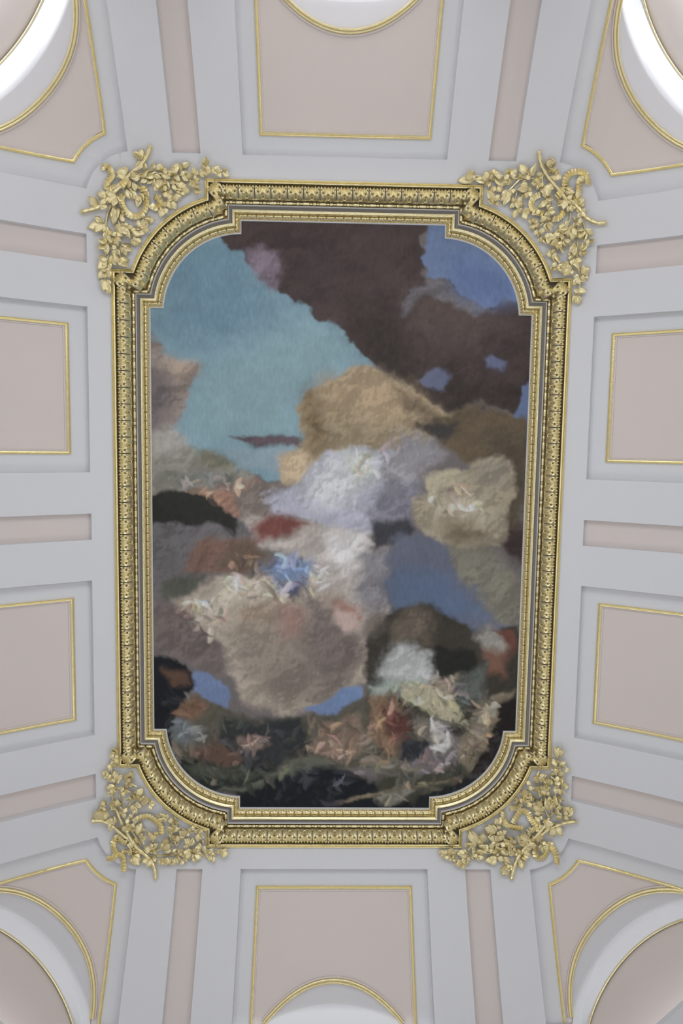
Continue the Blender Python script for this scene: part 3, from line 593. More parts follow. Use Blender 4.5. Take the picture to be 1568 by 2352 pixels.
'BL':{'branch': [[-3472,4177,-3334,4216,-3199,4327,-3049,4458,-2924,4567,-2795,4718],[-2546,5061,-2572,4945,-2630,4858,-2744,4754,-2877,4617,-3001,4399,-3093,4231,-3152,4093]],'twig': [[-3161,4124,-3202,3935,-3170,3724,-3210,3487,-3170,3197],[-3053,4065,-3097,3880,-3001,3732,-2912,3549],[-3006,4115,-2925,3981,-2782,3930,-2608,3996],[-2672,4754,-2484,4681,-2357,4516,-2371,4297,-2514,4172],[-2573,4795,-2335,4782,-2065,4754,-1856,4767,-1554,4710],[-2293,4665,-2181,4481,-1956,4430],[-2946,4399,-2852,4550,-2796,4666],[-3207,4350,-3009,4399],[-2050,4739,-1941,4599]],'ribbon': [[-2905,4282,-2824,4215,-2697,4198,-2587,4248,-2508,4356,-2501,4465],[-2987,4600,-3066,4573,-3142,4510,-3192,4549,-3196,4639,-3154,4731,-3060,4791,-3027,4877,-3022,4970],[-3146,4739,-3198,4789,-3269,4775],[-2924,4657,-2889,4733,-2784,4754]],'knot': [-2955,4550,-2884,4649],'leaf': '-3173 3270 -3157 3149 -3173 3270 -3222 3197 -3166 3271 -3136 3224 -3181 3285 -3223 3262 -3173 3253 -3194 3185 -3166 3303 -3141 3289 -3204 3429 -3280 3411 -3190 3432 -3145 3306 -3197 3414 -3210 3346 -3190 3448 -3160 3386 -3204 3446 -3260 3451 -3281 3528 -3347 3502 -3281 3536 -3307 3472 -3282 3545 -3295 3574 -3261 3550 -3327 3483 -3164 3649 -3282 3545 -3163 3633 -3169 3500 -3156 3642 -3049 3557 -3164 3649 -3289 3625 -3156 3634 -3118 3522 -3171 3648 -3234 3572 -3149 3651 -3089 3639 -3151 3766 -3293 3722 -3158 3774 -3203 3858 -3158 3782 -3298 3819 -3151 3766 -3090 3754 -3158 3766 -3264 3763 -3151 3783 -3179 3713 -3166 3798 -3237 3835 -2995 3689 -3001 3565 -2987 3672 -2895 3507 -2979 3672 -2923 3597 -2995 3689 -2962 3606 -2972 3722 -2841 3721 -2972 3713 -2885 3688 -3044 3805 -3067 3739 -3036 3805 -2933 3796 -3044 3813 -3005 3871 -3044 3821 -3076 3888 -3028 3788 -2980 3722 -2935 3937 -2998 3921 -2919 3937 -2878 3837 -2903 3937 -2815 3862 -2919 3937 -2942 3871 -2839 3887 -2751 3771 -2839 3870 -2862 3788 -2887 3920 -2792 3870 -2777 3937 -2815 3870 -2769 3937 -2650 3903 -2769 3953 -2666 3970 -2777 3937 -2728 3878 -2666 3953 -2579 4003 -2658 3970 -2619 4056 -2682 3970 -2602 3953 -2888 4004 -2912 4054 -2872 4020 -2762 4028 -2873 4029 -2842 4112 -2880 4020 -2889 4104 -2872 4004 -2793 4003 -3154 4031 -3256 3963 -3154 4048 -3248 4081 -3146 4016 -3130 3934 -3154 4065 -3192 4126 -3139 4033 -3070 3987 -3161 4014 -3211 3939 -3048 4121 -3111 4169 -3040 4121 -3017 4204 -3032 4104 -2976 4054 -3048 4104 -3078 4037 -2954 4204 -2914 4170 -2962 4204 -2978 4254 -2970 4187 -2923 4237 -3321 3994 -3346 3896 -3314 3996 -3293 3920 -3328 4008 -3353 3951 -3317 4210 -3460 4051 -3317 4194 -3360 3974 -3317 4194 -3420 4013 -3310 4196 -3308 4064 -3323 4208 -3402 4101 -3310 4179 -3328 4074 -3193 4258 -3303 4198 -3201 4265 -3285 4311 -3186 4260 -3214 4171 -3194 4275 -3258 4361 -3200 4241 -3269 4175 -3172 4279 -3156 4214 -2972 4405 -3031 4296 -2964 4405 -2931 4313 -2972 4422 -2995 4321 -2956 4388 -2971 4271 -2940 4388 -2891 4287 -2845 4438 -2780 4287 -2845 4430 -2726 4404 -2837 4421 -2812 4321 -2830 4455 -2750 4455 -2861 4405 -2876 4338 -2798 4505 -2726 4480 -2798 4505 -2751 4572 -2782 4488 -2719 4522 -2655 4522 -2678 4404 -2647 4522 -2559 4454 -2655 4522 -2630 4421 -2639 4505 -2535 4421 -2655 4538 -2592 4538 -2654 4716 -2744 4655 -2647 4701 -2672 4580 -2639 4701 -2576 4630 -2654 4716 -2718 4716 -2639 4701 -2552 4606 -2630 4716 -2588 4744 -2670 4701 -2734 4701 -2480 4686 -2361 4580 -2472 4670 -2416 4504 -2464 4685 -2361 4654 -2480 4670 -2448 4572 -2463 4701 -2351 4715 -2496 4670 -2513 4605 -2345 4538 -2233 4487 -2337 4538 -2241 4563 -2344 4521 -2320 4454 -2352 4521 -2384 4437 -2337 4555 -2289 4605 -2336 4420 -2391 4320 -2328 4428 -2287 4319 -2320 4420 -2227 4369 -2328 4420 -2335 4303 -2336 4437 -2408 4420 -2319 4286 -2366 4211 -2311 4294 -2255 4235 -2319 4303 -2303 4202 -2335 4286 -2398 4236 -2414 4236 -2565 4169 -2414 4236 -2509 4211 -2414 4219 -2421 4127 -2422 4219 -2501 4119 -2161 4487 -2248 4411 -2153 4478 -2168 4361 -2153 4478 -2105 4428 -2161 4487 -2241 4487 -2153 4470 -2208 4386 -2065 4419 -2096 4369 -2057 4403 -2049 4352 -1961 4436 -1905 4385 -1961 4436 -1897 4469 -1969 4436 -1977 4562 -1961 4436 -1929 4537 -1969 4419 -1953 4369 -1985 4436 -2033 4386 -2097 4621 -2169 4521 -2089 4613 -2041 4512 -2081 4613 -2017 4571 -2097 4605 -2113 4520 -2097 4638 -2145 4621 -1921 4637 -2017 4669 -1922 4621 -1925 4562 -1913 4637 -1865 4677 -1921 4637 -1970 4621 -1937 4654 -1968 4700 -2254 4744 -2225 4646 -2262 4744 -2300 4772 -2253 4758 -2157 4758 -2254 4744 -2184 4685 -2269 4758 -2250 4799 -2286 4744 -2320 4700 -2061 4758 -2176 4708 -2062 4744 -2112 4685 -2053 4758 -2138 4799 -2060 4772 -2202 4799 -2046 4744 -1985 4669 -2077 4758 -2126 4744 -2013 4771 -1913 4818 -2020 4785 -1988 4875 -2013 4771 -1900 4785 -2020 4785 -2039 4844 -2028 4772 -2073 4812 -1822 4757 -1904 4700 -1814 4757 -1753 4669 -1805 4771 -1716 4791 -1814 4757 -1808 4692 -1821 4771 -1867 4798 -1772 4785 -1731 4868 -1788 4785 -1800 4837 -1662 4757 -1553 4669 -1654 4757 -1527 4729 -1662 4743 -1633 4684 -1653 4771 -1596 4785 -1646 4757 -1549 4771 -1678 4757 -1696 4714 -2470 4825 -2397 4906 -2478 4825 -2494 4888 -2462 4825 -2352 4887 -2455 4812 -2418 4863 -2486 4825 -2445 4900 -2327 4825 -2234 4875 -2326 4838 -2349 4906 -2311 4825 -2214 4838 -2326 4838 -2287 4900 -2343 4825 -2386 4863 -2184 4825 -2108 4862 -2190 4838 -2194 4875 -2169 4812 -2120 4825 -2662 4812 -2742 4875 -2646 4812 -2673 4913 -2638 4812 -2620 4900 -2630 4812 -2553 4863 -2654 4812 -2724 4825 -2648 4799 -2584 4799 -2902 4799 -2786 4900 -2910 4799 -2909 4863 -2903 4786 -2777 4851 -2919 4786 -2859 4888 -2920 4772 -2954 4743 -2987 4698 -3013 4767 -2987 4713 -2920 4772 -3003 4697 -3047 4723 -2973 4684 -2923 4730'},
'BR':{'branch': [[3498,4154,3386,4198,3252,4281,3122,4356,2998,4470,2903,4538],[2551,5065,2591,4954,2664,4815,2776,4656,2902,4504,3057,4317,3131,4194]],'twig': [[3125,4211,3056,4079,2953,3944,2868,3860],[3168,4138,3175,3934,3285,3826,3270,3612,3214,3424,3219,3189],[3089,4078,3066,3909,2960,3724,2921,3573],[2883,4688,2653,4703,2260,4748,1998,4762,1559,4749],[2751,4624,2588,4641,2422,4556,2316,4335],[3125,4194,3267,4066,3414,4021],[2261,4719,2063,4591,1993,4438],[2726,3978,2681,4080,2600,4097]],'ribbon': [[2451,4217,2486,4293,2586,4343,2733,4360],[2592,4292,2629,4199,2706,4098,2797,4114,2866,4232,2953,4351,3023,4470],[2939,4606,2930,4716,2964,4806,3050,4798,3110,4716,3144,4585,3201,4657,3245,4745,3236,4855],[2451,4217,2446,4098]],'knot': [2940,4453,3008,4520],'leaf': '3215 3248 3159 3123 3223 3246 3224 3097 3230 3245 3294 3123 3223 3246 3262 3188 3215 3248 3154 3173 3230 3245 3247 3158 3213 3381 3144 3291 3221 3380 3217 3297 3214 3398 3149 3424 3228 3395 3244 3442 3269 3353 3328 3304 3269 3369 3343 3366 3262 3354 3300 3295 3326 3437 3352 3422 3219 3513 3127 3443 3225 3496 3193 3418 3226 3529 3242 3575 3219 3530 3124 3560 3232 3494 3251 3440 3261 3521 3312 3424 3262 3537 3298 3578 3268 3519 3293 3463 3247 3691 3132 3576 3254 3690 3183 3720 3254 3706 3286 3799 3246 3675 3215 3614 3247 3691 3208 3783 3260 3671 3228 3578 3308 3675 3346 3598 3309 3691 3358 3677 3302 3710 3324 3754 3295 3679 3278 3600 2934 3631 2850 3547 2942 3622 2953 3497 2942 3631 3047 3530 2935 3648 2869 3631 2950 3631 2994 3513 2926 3631 2906 3547 3122 3694 3007 3622 3121 3686 3062 3580 3129 3694 3141 3609 3115 3712 3034 3698 3122 3711 3085 3747 2823 3682 2786 3657 2831 3690 2808 3724 2940 3765 2841 3740 2939 3748 2888 3698 2948 3765 2970 3715 2940 3774 2876 3799 3032 3832 2986 3715 3040 3832 3084 3730 3024 3849 2942 3832 3039 3815 3034 3698 3057 3849 3088 3814 3016 3849 2957 3782 2781 3867 2709 3749 2789 3858 2769 3757 2781 3867 2683 3833 2789 3867 2820 3816 2774 3883 2718 3901 2850 3951 2727 3934 2849 3934 2812 3833 2865 3934 2913 3900 2850 3959 2770 4001 2858 3951 2909 4001 2833 3934 2766 3884 2671 3960 2597 3926 2671 3951 2619 3876 2687 3951 2725 3884 2680 3968 2730 4002 2632 4002 2524 4028 2633 4010 2611 4095 2649 4002 2668 4086 2656 3985 2715 4035 3002 4085 2876 3993 3002 4094 3004 4136 2994 4094 2846 4052 3001 4068 2948 3959 3002 4094 2888 4102 3009 4068 3031 4001 3050 4068 2922 3917 3057 4051 3011 3916 3050 4068 2966 4001 3065 4034 3062 3967 3034 4085 2936 4068 3136 4047 3050 3882 3143 4037 3105 3847 3144 4046 3161 3925 3136 4047 3077 3949 3150 4028 3123 3913 3186 3989 3195 3828 3193 3979 3240 3894 3186 3989 3160 3892 3200 3970 3256 3941 3180 4007 3140 3962 3290 3915 3253 3857 3296 3904 3307 3826 3224 4032 3215 3967 3231 4022 3334 4002 3238 4012 3284 3950 3218 4050 3261 4074 3319 4141 3223 4184 3311 4126 3261 4074 3318 4124 3249 4127 3332 4136 3380 4155 3358 4095 3392 3942 3364 4093 3444 3968 3365 4101 3435 4079 3358 4095 3368 4008 3371 4082 3409 4029 3345 4116 3306 4178 2975 4238 2908 4179 2983 4229 3005 4170 2984 4246 2945 4289 2968 4255 2894 4238 3035 4288 3196 4240 3042 4271 3072 4220 3027 4297 2980 4339 3060 4305 3139 4317 3026 4271 3120 4234 3228 4302 3136 4436 3235 4300 3219 4456 3242 4298 3287 4387 3249 4296 3335 4388 3228 4310 3156 4366 3242 4307 3254 4439 3235 4317 3189 4445 3255 4286 3312 4328 2761 4595 2665 4442 2769 4587 2753 4391 2777 4587 2812 4442 2761 4595 2701 4527 2769 4578 2714 4425 2778 4595 2839 4493 2852 4408 2793 4374 2860 4399 2880 4306 2868 4408 2940 4373 2860 4416 2829 4459 2876 4391 2914 4323 2851 4391 2816 4323 2923 4561 2847 4493 2931 4552 2985 4467 2932 4569 2974 4611 2924 4578 2893 4629 2939 4544 2887 4459 2915 4544 2875 4578 2779 4645 2916 4578 2787 4645 2869 4669 2779 4629 2808 4527 2787 4629 2890 4544 2771 4661 2844 4708 2762 4629 2727 4544 3038 4625 2982 4611 3046 4616 3077 4574 3046 4624 3044 4722 3046 4624 3092 4666 3038 4640 2998 4689 3054 4608 3021 4560 2374 4273 2330 4180 2382 4265 2411 4172 2375 4290 2377 4358 2382 4273 2455 4256 2366 4273 2324 4239 2314 4426 2173 4333 2322 4417 2236 4282 2322 4426 2234 4460 2330 4409 2293 4290 2315 4434 2248 4392 2346 4392 2333 4273 2354 4400 2388 4426 2354 4392 2327 4324 2413 4443 2484 4375 2413 4451 2463 4477 2405 4443 2393 4358 2392 4545 2235 4494 2400 4536 2331 4443 2400 4553 2353 4596 2392 4553 2271 4579 2408 4528 2413 4443 2401 4562 2450 4579 2599 4629 2447 4494 2607 4621 2484 4613 2607 4612 2595 4510 2607 4629 2511 4459 2599 4638 2434 4579 2615 4612 2560 4459 2591 4646 2518 4646 2322 4678 2254 4579 2330 4678 2395 4630 2322 4693 2289 4708 2338 4662 2352 4579 2059 4580 1933 4452 2067 4571 1987 4384 2067 4571 2048 4511 2059 4580 1955 4393 2051 4588 1993 4546 2058 4562 2029 4427 2140 4579 2064 4477 2148 4571 2151 4401 2157 4579 2120 4460 2149 4579 2171 4528 2036 4614 1900 4597 2036 4622 1947 4678 2044 4614 2041 4546 2028 4622 1906 4639 2044 4630 2012 4678 2224 4709 2100 4605 2232 4701 2174 4596 2240 4709 2273 4693 2223 4716 2126 4663 2232 4709 2240 4630 2215 4723 2158 4723 2044 4738 2140 4766 2044 4731 2012 4678 2052 4738 2175 4709 2043 4745 2057 4794 2036 4738 1993 4780 2060 4724 2110 4678 2057 4807 1992 4794 2065 4807 2152 4833 2073 4801 2111 4846 2066 4794 2171 4800 2386 4738 2297 4723 2394 4730 2436 4630 2402 4738 2467 4752 2386 4730 2387 4662 2394 4745 2351 4780 2378 4723 2322 4678 2349 4807 2184 4846 2349 4814 2268 4896 2358 4807 2252 4807 2366 4807 2459 4852 2348 4820 2310 4883 2374 4800 2430 4820 2342 4800 2229 4877 2631 4737 2524 4752 2639 4723 2648 4646 2647 4730 2697 4693 2630 4745 2579 4780 2639 4737 2670 4766 2623 4723 2567 4693 2515 4766 2436 4630 2524 4752 2485 4678 2531 4766 2550 4708 2507 4773 2452 4723 2545 4883 2456 4793 2546 4877 2513 4793 2552 4890 2556 4933 2537 4883 2475 4858 2540 4933 2392 4952 2531 4940 2442 5014 2541 4921 2510 4908 2530 4946 2403 4996 2662 4858 2781 4883 2669 4864 2702 4933 2671 4852 2754 4833 2660 4871 2744 4921 2744 4766 2869 4715 2752 4766 2822 4806 2744 4752 2713 4708 2760 4759 2858 4765 2753 4752 2795 4693 2735 4773 2772 4820 1929 4767 1775 4746 1929 4760 1849 4702 1937 4767 1895 4794 1920 4774 1815 4767 1937 4753 1914 4694 1912 4767 1829 4807 1750 4753 1629 4663 1759 4746 1654 4709 1750 4760 1732 4794 1742 4760 1645 4753 1759 4746 1694 4663 1750 4753 1784 4694 1612 4760 1515 4717 1612 4767 1530 4788 1620 4753 1589 4687 1604 4767 1570 4808 1612 4753 1540 4694 1620 4767 1626 4808 1699 4808 1658 4827 1707 4808 1739 4827 1909 4834 1833 4865 1917 4827 1967 4807 1909 4834 1895 4787 1925 4834 1946 4871 1900 4840 1855 4896 1841 4865 1736 4859 1841 4871 1749 4903 1849 4871 1854 4909 1833 4871 1727 4884'}}
PAINT=[
((112,145,158),0.036,0.061,[-275,-412,-78,-428,44,-349,47,-211,-14,-192,-50,-68,-278,-65]),
((98,133,152),0.364,0.121,[-251,-389,-137,-392,-101,-310,-161,-249,-252,-272]),
((122,152,160),0.364,0.121,[-222,-200,-52,-275,28,-253,-51,-191,-75,-123,-204,-121]),
((72,60,58),0.03,0.085,[-191,-431,118,-438,111,-397,119,-374,114,-350,130,-347,154,-351,177,-322,198,-313,210,-328,278,-332,284,-172,222,-171,166,-176,125,-191,90,-212,72,-223,47,-232,19,-253,-9,-283,-37,-291,-52,-311,-83,-328,-107,-346,-122,-366,-149,-374,-173,-397]),
((56,48,44),0.303,0.182,[2,-324,71,-266,109,-218,196,-195,257,-221,265,-178,147,-170,72,-217,9,-276]),
((84,70,66),0.364,0.182,[69,-349,131,-315,224,-293,206,-256,107,-266]),
((66,55,54),0.303,0.182,[-89,-393,-5,-407,8,-360,-40,-323]),
((128,112,126),0.085,0.085,[-134,-374,-113,-384,-89,-375,-83,-355,-89,-334,-101,-340,-119,-354]),
((100,96,100),0.061,0.061,[118,-350,148,-348,167,-327,198,-313,211,-309,187,-295,162,-309,124,-321,106,-314,82,-293,88,-314,100,-332,121,-335]),
((96,116,152),0.024,0.055,[114,-430,146,-430,195,-399,240,-353,253,-326,222,-330,203,-309,183,-319,164,-332,151,-348,121,-350,110,-374,119,-397]),
((84,106,150),0.242,0.061,[153,-375,240,-353,241,-329,192,-316,161,-339]),
((92,98,128),0.036,0.048,[206,-239,216,-247,235,-238,229,-227,207,-226]),
((92,98,124),0.03,0.048,[124,-224,139,-225,155,-216,149,-197,125,-203,109,-209,118,-217]),
((90,108,145),0.03,0.061,[255,-208,276,-215,279,-150,241,-156,253,-178]),
((136,122,112),0.048,0.073,[-276,-283,-263,-265,-243,-242,-216,-227,-201,-219,-207,-200,-219,-188,-216,-170,-229,-151,-235,-121,-278,-126]),
((108,98,98),0.182,0.091,[-277,-217,-246,-218,-235,-170,-241,-127,-278,-126]),
((158,138,120),0.121,0.048,[-240,-236,-210,-227,-205,-212,-228,-206]),
((84,98,100),0.048,0.048,[-137,-125,-87,-130,-75,-123,-56,-125,-56,-112,-124,-110]),
((92,78,84),0.03,0.036,[-161,-126,-131,-128,-63,-127,-59,-115,-118,-115,-137,-121]),
((128,148,158),0.085,0.061,[-174,-109,-63,-111,-62,-80,-137,-79]),
((152,134,104),0.042,0.085,[-70,-166,-51,-191,-14,-201,10,-222,47,-226,78,-211,103,-200,128,-185,153,-173,184,-170,173,-139,136,-133,111,-108,62,-94,-25,-93,-56,-80,-81,-61,-96,-98,-75,-105,-56,-123]),
((166,142,108),0.242,0.091,[-27,-203,47,-217,109,-194,135,-170,73,-156,-14,-161]),
((120,100,68),0.242,0.121,[-51,-191,-26,-155,-25,-112,-50,-105,-57,-154]),
((184,160,126),0.121,0.073,[-93,-95,-62,-105,-38,-93,-40,-68,-75,-71]),
((118,100,78),0.097,0.085,[72,-205,135,-176,141,-157,91,-169]),
((94,80,60),0.061,0.097,[166,-176,266,-159,268,-35,232,-53,194,-84,136,-126,104,-141,123,-157]),
((64,60,58),0.061,0.073,[107,-148,141,-157,166,-152,151,-133,136,-126]),
((80,70,56),0.145,0.121,[204,-134,267,-135,271,54,235,10,219,-78]),
((132,128,116),0.061,0.085,[-278,-126,-247,-142,-229,-133,-210,-109,-174,-91,-137,-76,-118,-61,-136,-48,-211,-44,-248,-40,-279,-40]),
((152,146,140),0.133,0.073,[-253,-136,-232,-136,-217,-121,-235,-102,-253,-108]),
((112,112,104),0.182,0.085,[-266,-77,-174,-78,-136,-54,-235,-47]),
((120,118,98),0.061,0.048,[-210,-115,-180,-106,-146,-85,-161,-76,-198,-90]),
((150,112,92),0.085,0.073,[-205,-47,-149,-51,-112,-56,-130,-36,-146,-10,-174,-23,-211,-34]),
((170,118,92),0.085,0.048,[-143,-51,-112,-58,-118,-45,-146,-35]),
((100,96,98),0.048,0.061,[-279,-21,-136,-10,-99,33,-136,59,-224,79,-280,111]),
((44,44,40),0.036,0.061,[-279,-37,-235,-47,-201,-44,-177,-29,-146,-10,-146,12,-174,4,-223,-2,-279,1]),
((120,108,100),0.085,0.085,[-146,-48,-87,-61,-56,-74,-74,-30,-118,-4,-143,-17]),
((158,158,172),0.061,0.109,[-105,-36,-62,-74,-25,-105,24,-112,74,-107,112,-95,94,-57,51,-38,45,12,1,13,-49,-5,-99,-17]),
((190,190,192),0.206,0.121,[-56,-68,-13,-99,31,-88,38,-57,7,-31,-37,-31]),
((184,188,176),0.182,0.097,[6,-106,49,-100,44,-69,13,-63]),
((140,136,140),0.145,0.109,[86,-138,123,-126,143,-102,107,-51,76,-32,50,-69]),
((120,118,130),0.182,0.109,[63,-51,113,-58,101,-7,45,6,32,-19]),
((168,158,150),0.073,0.085,[-136,-17,-49,-5,26,6,45,19,71,44,79,121,48,147,-9,141,-48,58,-111,27]),
((196,192,190),0.145,0.085,[-18,13,33,9,43,38,15,70,-11,51]),
((126,122,126),0.121,0.085,[33,38,71,37,82,101,54,134,34,95]),
((60,60,66),0.061,0.073,[45,-7,89,-10,108,2,77,31,52,38,42,16]),
((92,96,112),0.085,0.109,[77,12,121,5,166,43,225,106,265,145,176,159,99,140,72,82]),
((82,100,128),0.182,0.121,[78,76,148,68,220,132,143,146,98,120]),
((116,112,98),0.097,0.109,[140,11,203,23,250,74,281,132,233,132,180,75]),
((146,134,112),0.048,0.073,[101,-39,132,-45,151,-52,175,-59,199,-96,231,-103,250,-78,246,-34,244,4,235,29,191,36,147,30,124,5,98,-14]),
((164,152,130),0.145,0.073,[138,-39,195,-46,227,-22,203,4,146,-8]),
((110,96,74),0.182,0.085,[152,-8,209,4,216,29,159,24]),
((140,130,112),0.097,0.073,[193,-90,231,-94,245,-60,207,-53]),
((156,146,120),0.048,0.048,[122,-70,150,-80,194,-78,175,-65,144,-52,132,-33]),
((60,46,46),0.109,0.085,[243,-9,272,-3,271,54,255,54,235,29]),
((112,84,72),0.061,0.073,[-217,41,-192,28,-149,15,-111,21,-111,59,-186,72,-224,66]),
((116,66,58),0.097,0.085,[-127,-4,-99,-17,-62,-11,-49,4,-86,20,-118,18]),
((98,80,66),0.073,0.061,[-161,28,-130,15,-99,39,-130,65,-174,63]),
((82,84,74),0.061,0.061,[-255,86,-224,69,-186,75,-211,98,-249,114]),
((160,146,130),0.073,0.085,[-236,111,-192,85,-149,71,-99,65,-48,83,9,96,41,134,55,212,-8,265,-72,279,-136,266,-161,214,-180,162,-218,143]),
((184,172,152),0.158,0.085,[-211,111,-149,78,-92,78,-86,103,-136,123,-193,130]),
((104,124,158),0.097,0.085,[-105,59,-74,49,-36,51,-26,70,-48,87,-86,84]),
((62,72,104),0.061,0.048,[-86,87,-54,87,-54,104,-83,103]),
((150,132,112),0.133,0.085,[-149,117,-86,109,-79,154,-136,161]),
((132,120,108),0.242,0.121,[-161,155,-48,135,42,173,18,252,-97,266,-148,214]),
((112,100,94),0.242,0.121,[-48,96,15,108,42,173,-8,226,-53,174]),
((108,96,92),0.085,0.073,[-280,118,-218,124,-180,168,-167,227,-212,208,-237,195,-281,189]),
((142,112,100),0.133,0.073,[-86,119,-48,122,-54,167,-85,168]),
((150,108,92),0.109,0.061,[0,109,35,115,38,134,16,128,-3,118]),
((176,150,140),0.073,0.048,[-3,121,28,124,35,147,10,154,-6,141]),
((98,118,156),0.03,0.042,[-212,217,-193,217,-161,240,-155,259,-161,271,-187,263,-209,247]),
((100,124,164),0.03,0.042,[-46,271,-8,252,11,235,37,235,37,265,-20,278]),
((84,80,68),0.042,0.061,[-240,254,-212,253,-187,266,-136,279,-97,286,-20,278,37,252,62,238,82,264,84,358,-251,359]),
((116,86,66),0.085,0.048,[-234,260,-206,257,-187,273,-212,286,-234,280]),
((96,104,108),0.097,0.061,[-241,286,-218,286,-193,313,-212,326,-238,319]),
((26,28,34),0.036,0.055,[-281,195,-237,198,-218,214,-205,237,-225,260,-237,280,-241,346,-283,346]),
((88,64,50),0.061,0.061,[-256,214,-224,217,-212,234,-244,240]),
((46,50,50),0.085,0.073,[-167,286,-46,285,-33,332,-84,359,-174,346]),
((116,96,86),0.061,0.048,[-148,312,-116,306,-97,325,-135,332]),
((122,102,86),0.061,0.073,[-20,285,37,278,51,318,13,345,-33,332]),
((58,54,46),0.055,0.073,[48,147,79,121,143,114,195,152,265,138,286,250,225,277,213,304,116,318,50,278,42,199]),
((122,110,100),0.133,0.085,[47,121,70,118,67,147,42,160]),
((104,92,78),0.158,0.085,[80,140,117,120,143,133,138,165,93,166]),
((168,170,168),0.133,0.097,[68,186,93,166,135,185,145,211,133,231,75,238,62,212]),
((140,150,140),0.073,0.073,[49,232,94,225,139,224,121,251,56,258]),
((166,158,128),0.061,0.073,[94,231,146,238,186,264,193,290,147,277,102,264]),
((142,130,110),0.085,0.061,[146,224,171,218,185,244,153,251]),
((36,36,32),0.048,0.061,[144,172,196,185,203,211,158,218,138,192]),
((112,78,62),0.097,0.073,[209,178,240,165,260,184,249,224,223,217]),
((138,134,126),0.097,0.073,[195,158,227,145,253,164,247,184,208,171]),
((100,60,48),0.048,0.048,[227,145,259,151,264,184,247,171]),
((86,92,86),0.097,0.073,[178,224,216,198,217,250,186,264]),
((120,96,72),0.061,0.061,[50,251,88,251,103,318,84,344,58,318]),
((88,52,44),0.055,0.048,[70,271,102,278,109,318,83,318]),
((110,104,92),0.061,0.061,[108,278,154,284,148,317,116,318]),
((160,156,150),0.055,0.048,[141,284,167,290,174,324,159,337,142,317]),
((44,46,50),0.048,0.048,[96,311,135,317,130,351,97,344]),
((122,110,90),0.042,0.055,[187,310,211,264,237,250,269,243,245,290,233,330,209,378,182,357]),
((150,140,122),0.073,0.048,[206,284,231,254,244,277,219,310]),
((34,28,28),0.048,0.061,[244,263,295,243,291,317,248,384,184,419,189,371,227,330]),
((38,42,38),0.048,0.061,[-263,346,-187,346,-84,352,-84,386,-135,399,-212,400,-251,380]),
((70,74,62),0.061,0.061,[-225,359,-161,349,-110,366,-161,379,-212,376]),
((92,70,58),0.061,0.048,[-212,333,-174,319,-135,342,-161,359,-199,349]),
((88,90,78),0.042,0.061,[-187,396,-122,379,-77,365,-45,342,-7,348,-19,358,-58,375,-109,389,-161,396]),
((24,28,34),0.061,0.061,[-148,396,-71,372,-6,355,59,378,144,405,151,432,-148,433]),
((106,102,86),0.042,0.055,[32,345,84,344,130,358,124,371,59,365]),
((66,66,54),0.061,0.073,[59,372,124,368,188,357,196,384,125,412,72,405]),
((128,124,112),0.036,0.042,[59,405,85,395,111,381,121,392,98,409,79,419]),
((116,104,84),0.024,0.024,[7,411,59,399,105,387,189,376,189,379,105,392,59,404,7,415]),
((30,32,34),0.048,0.055,[125,405,189,378,209,384,171,419,125,426])]

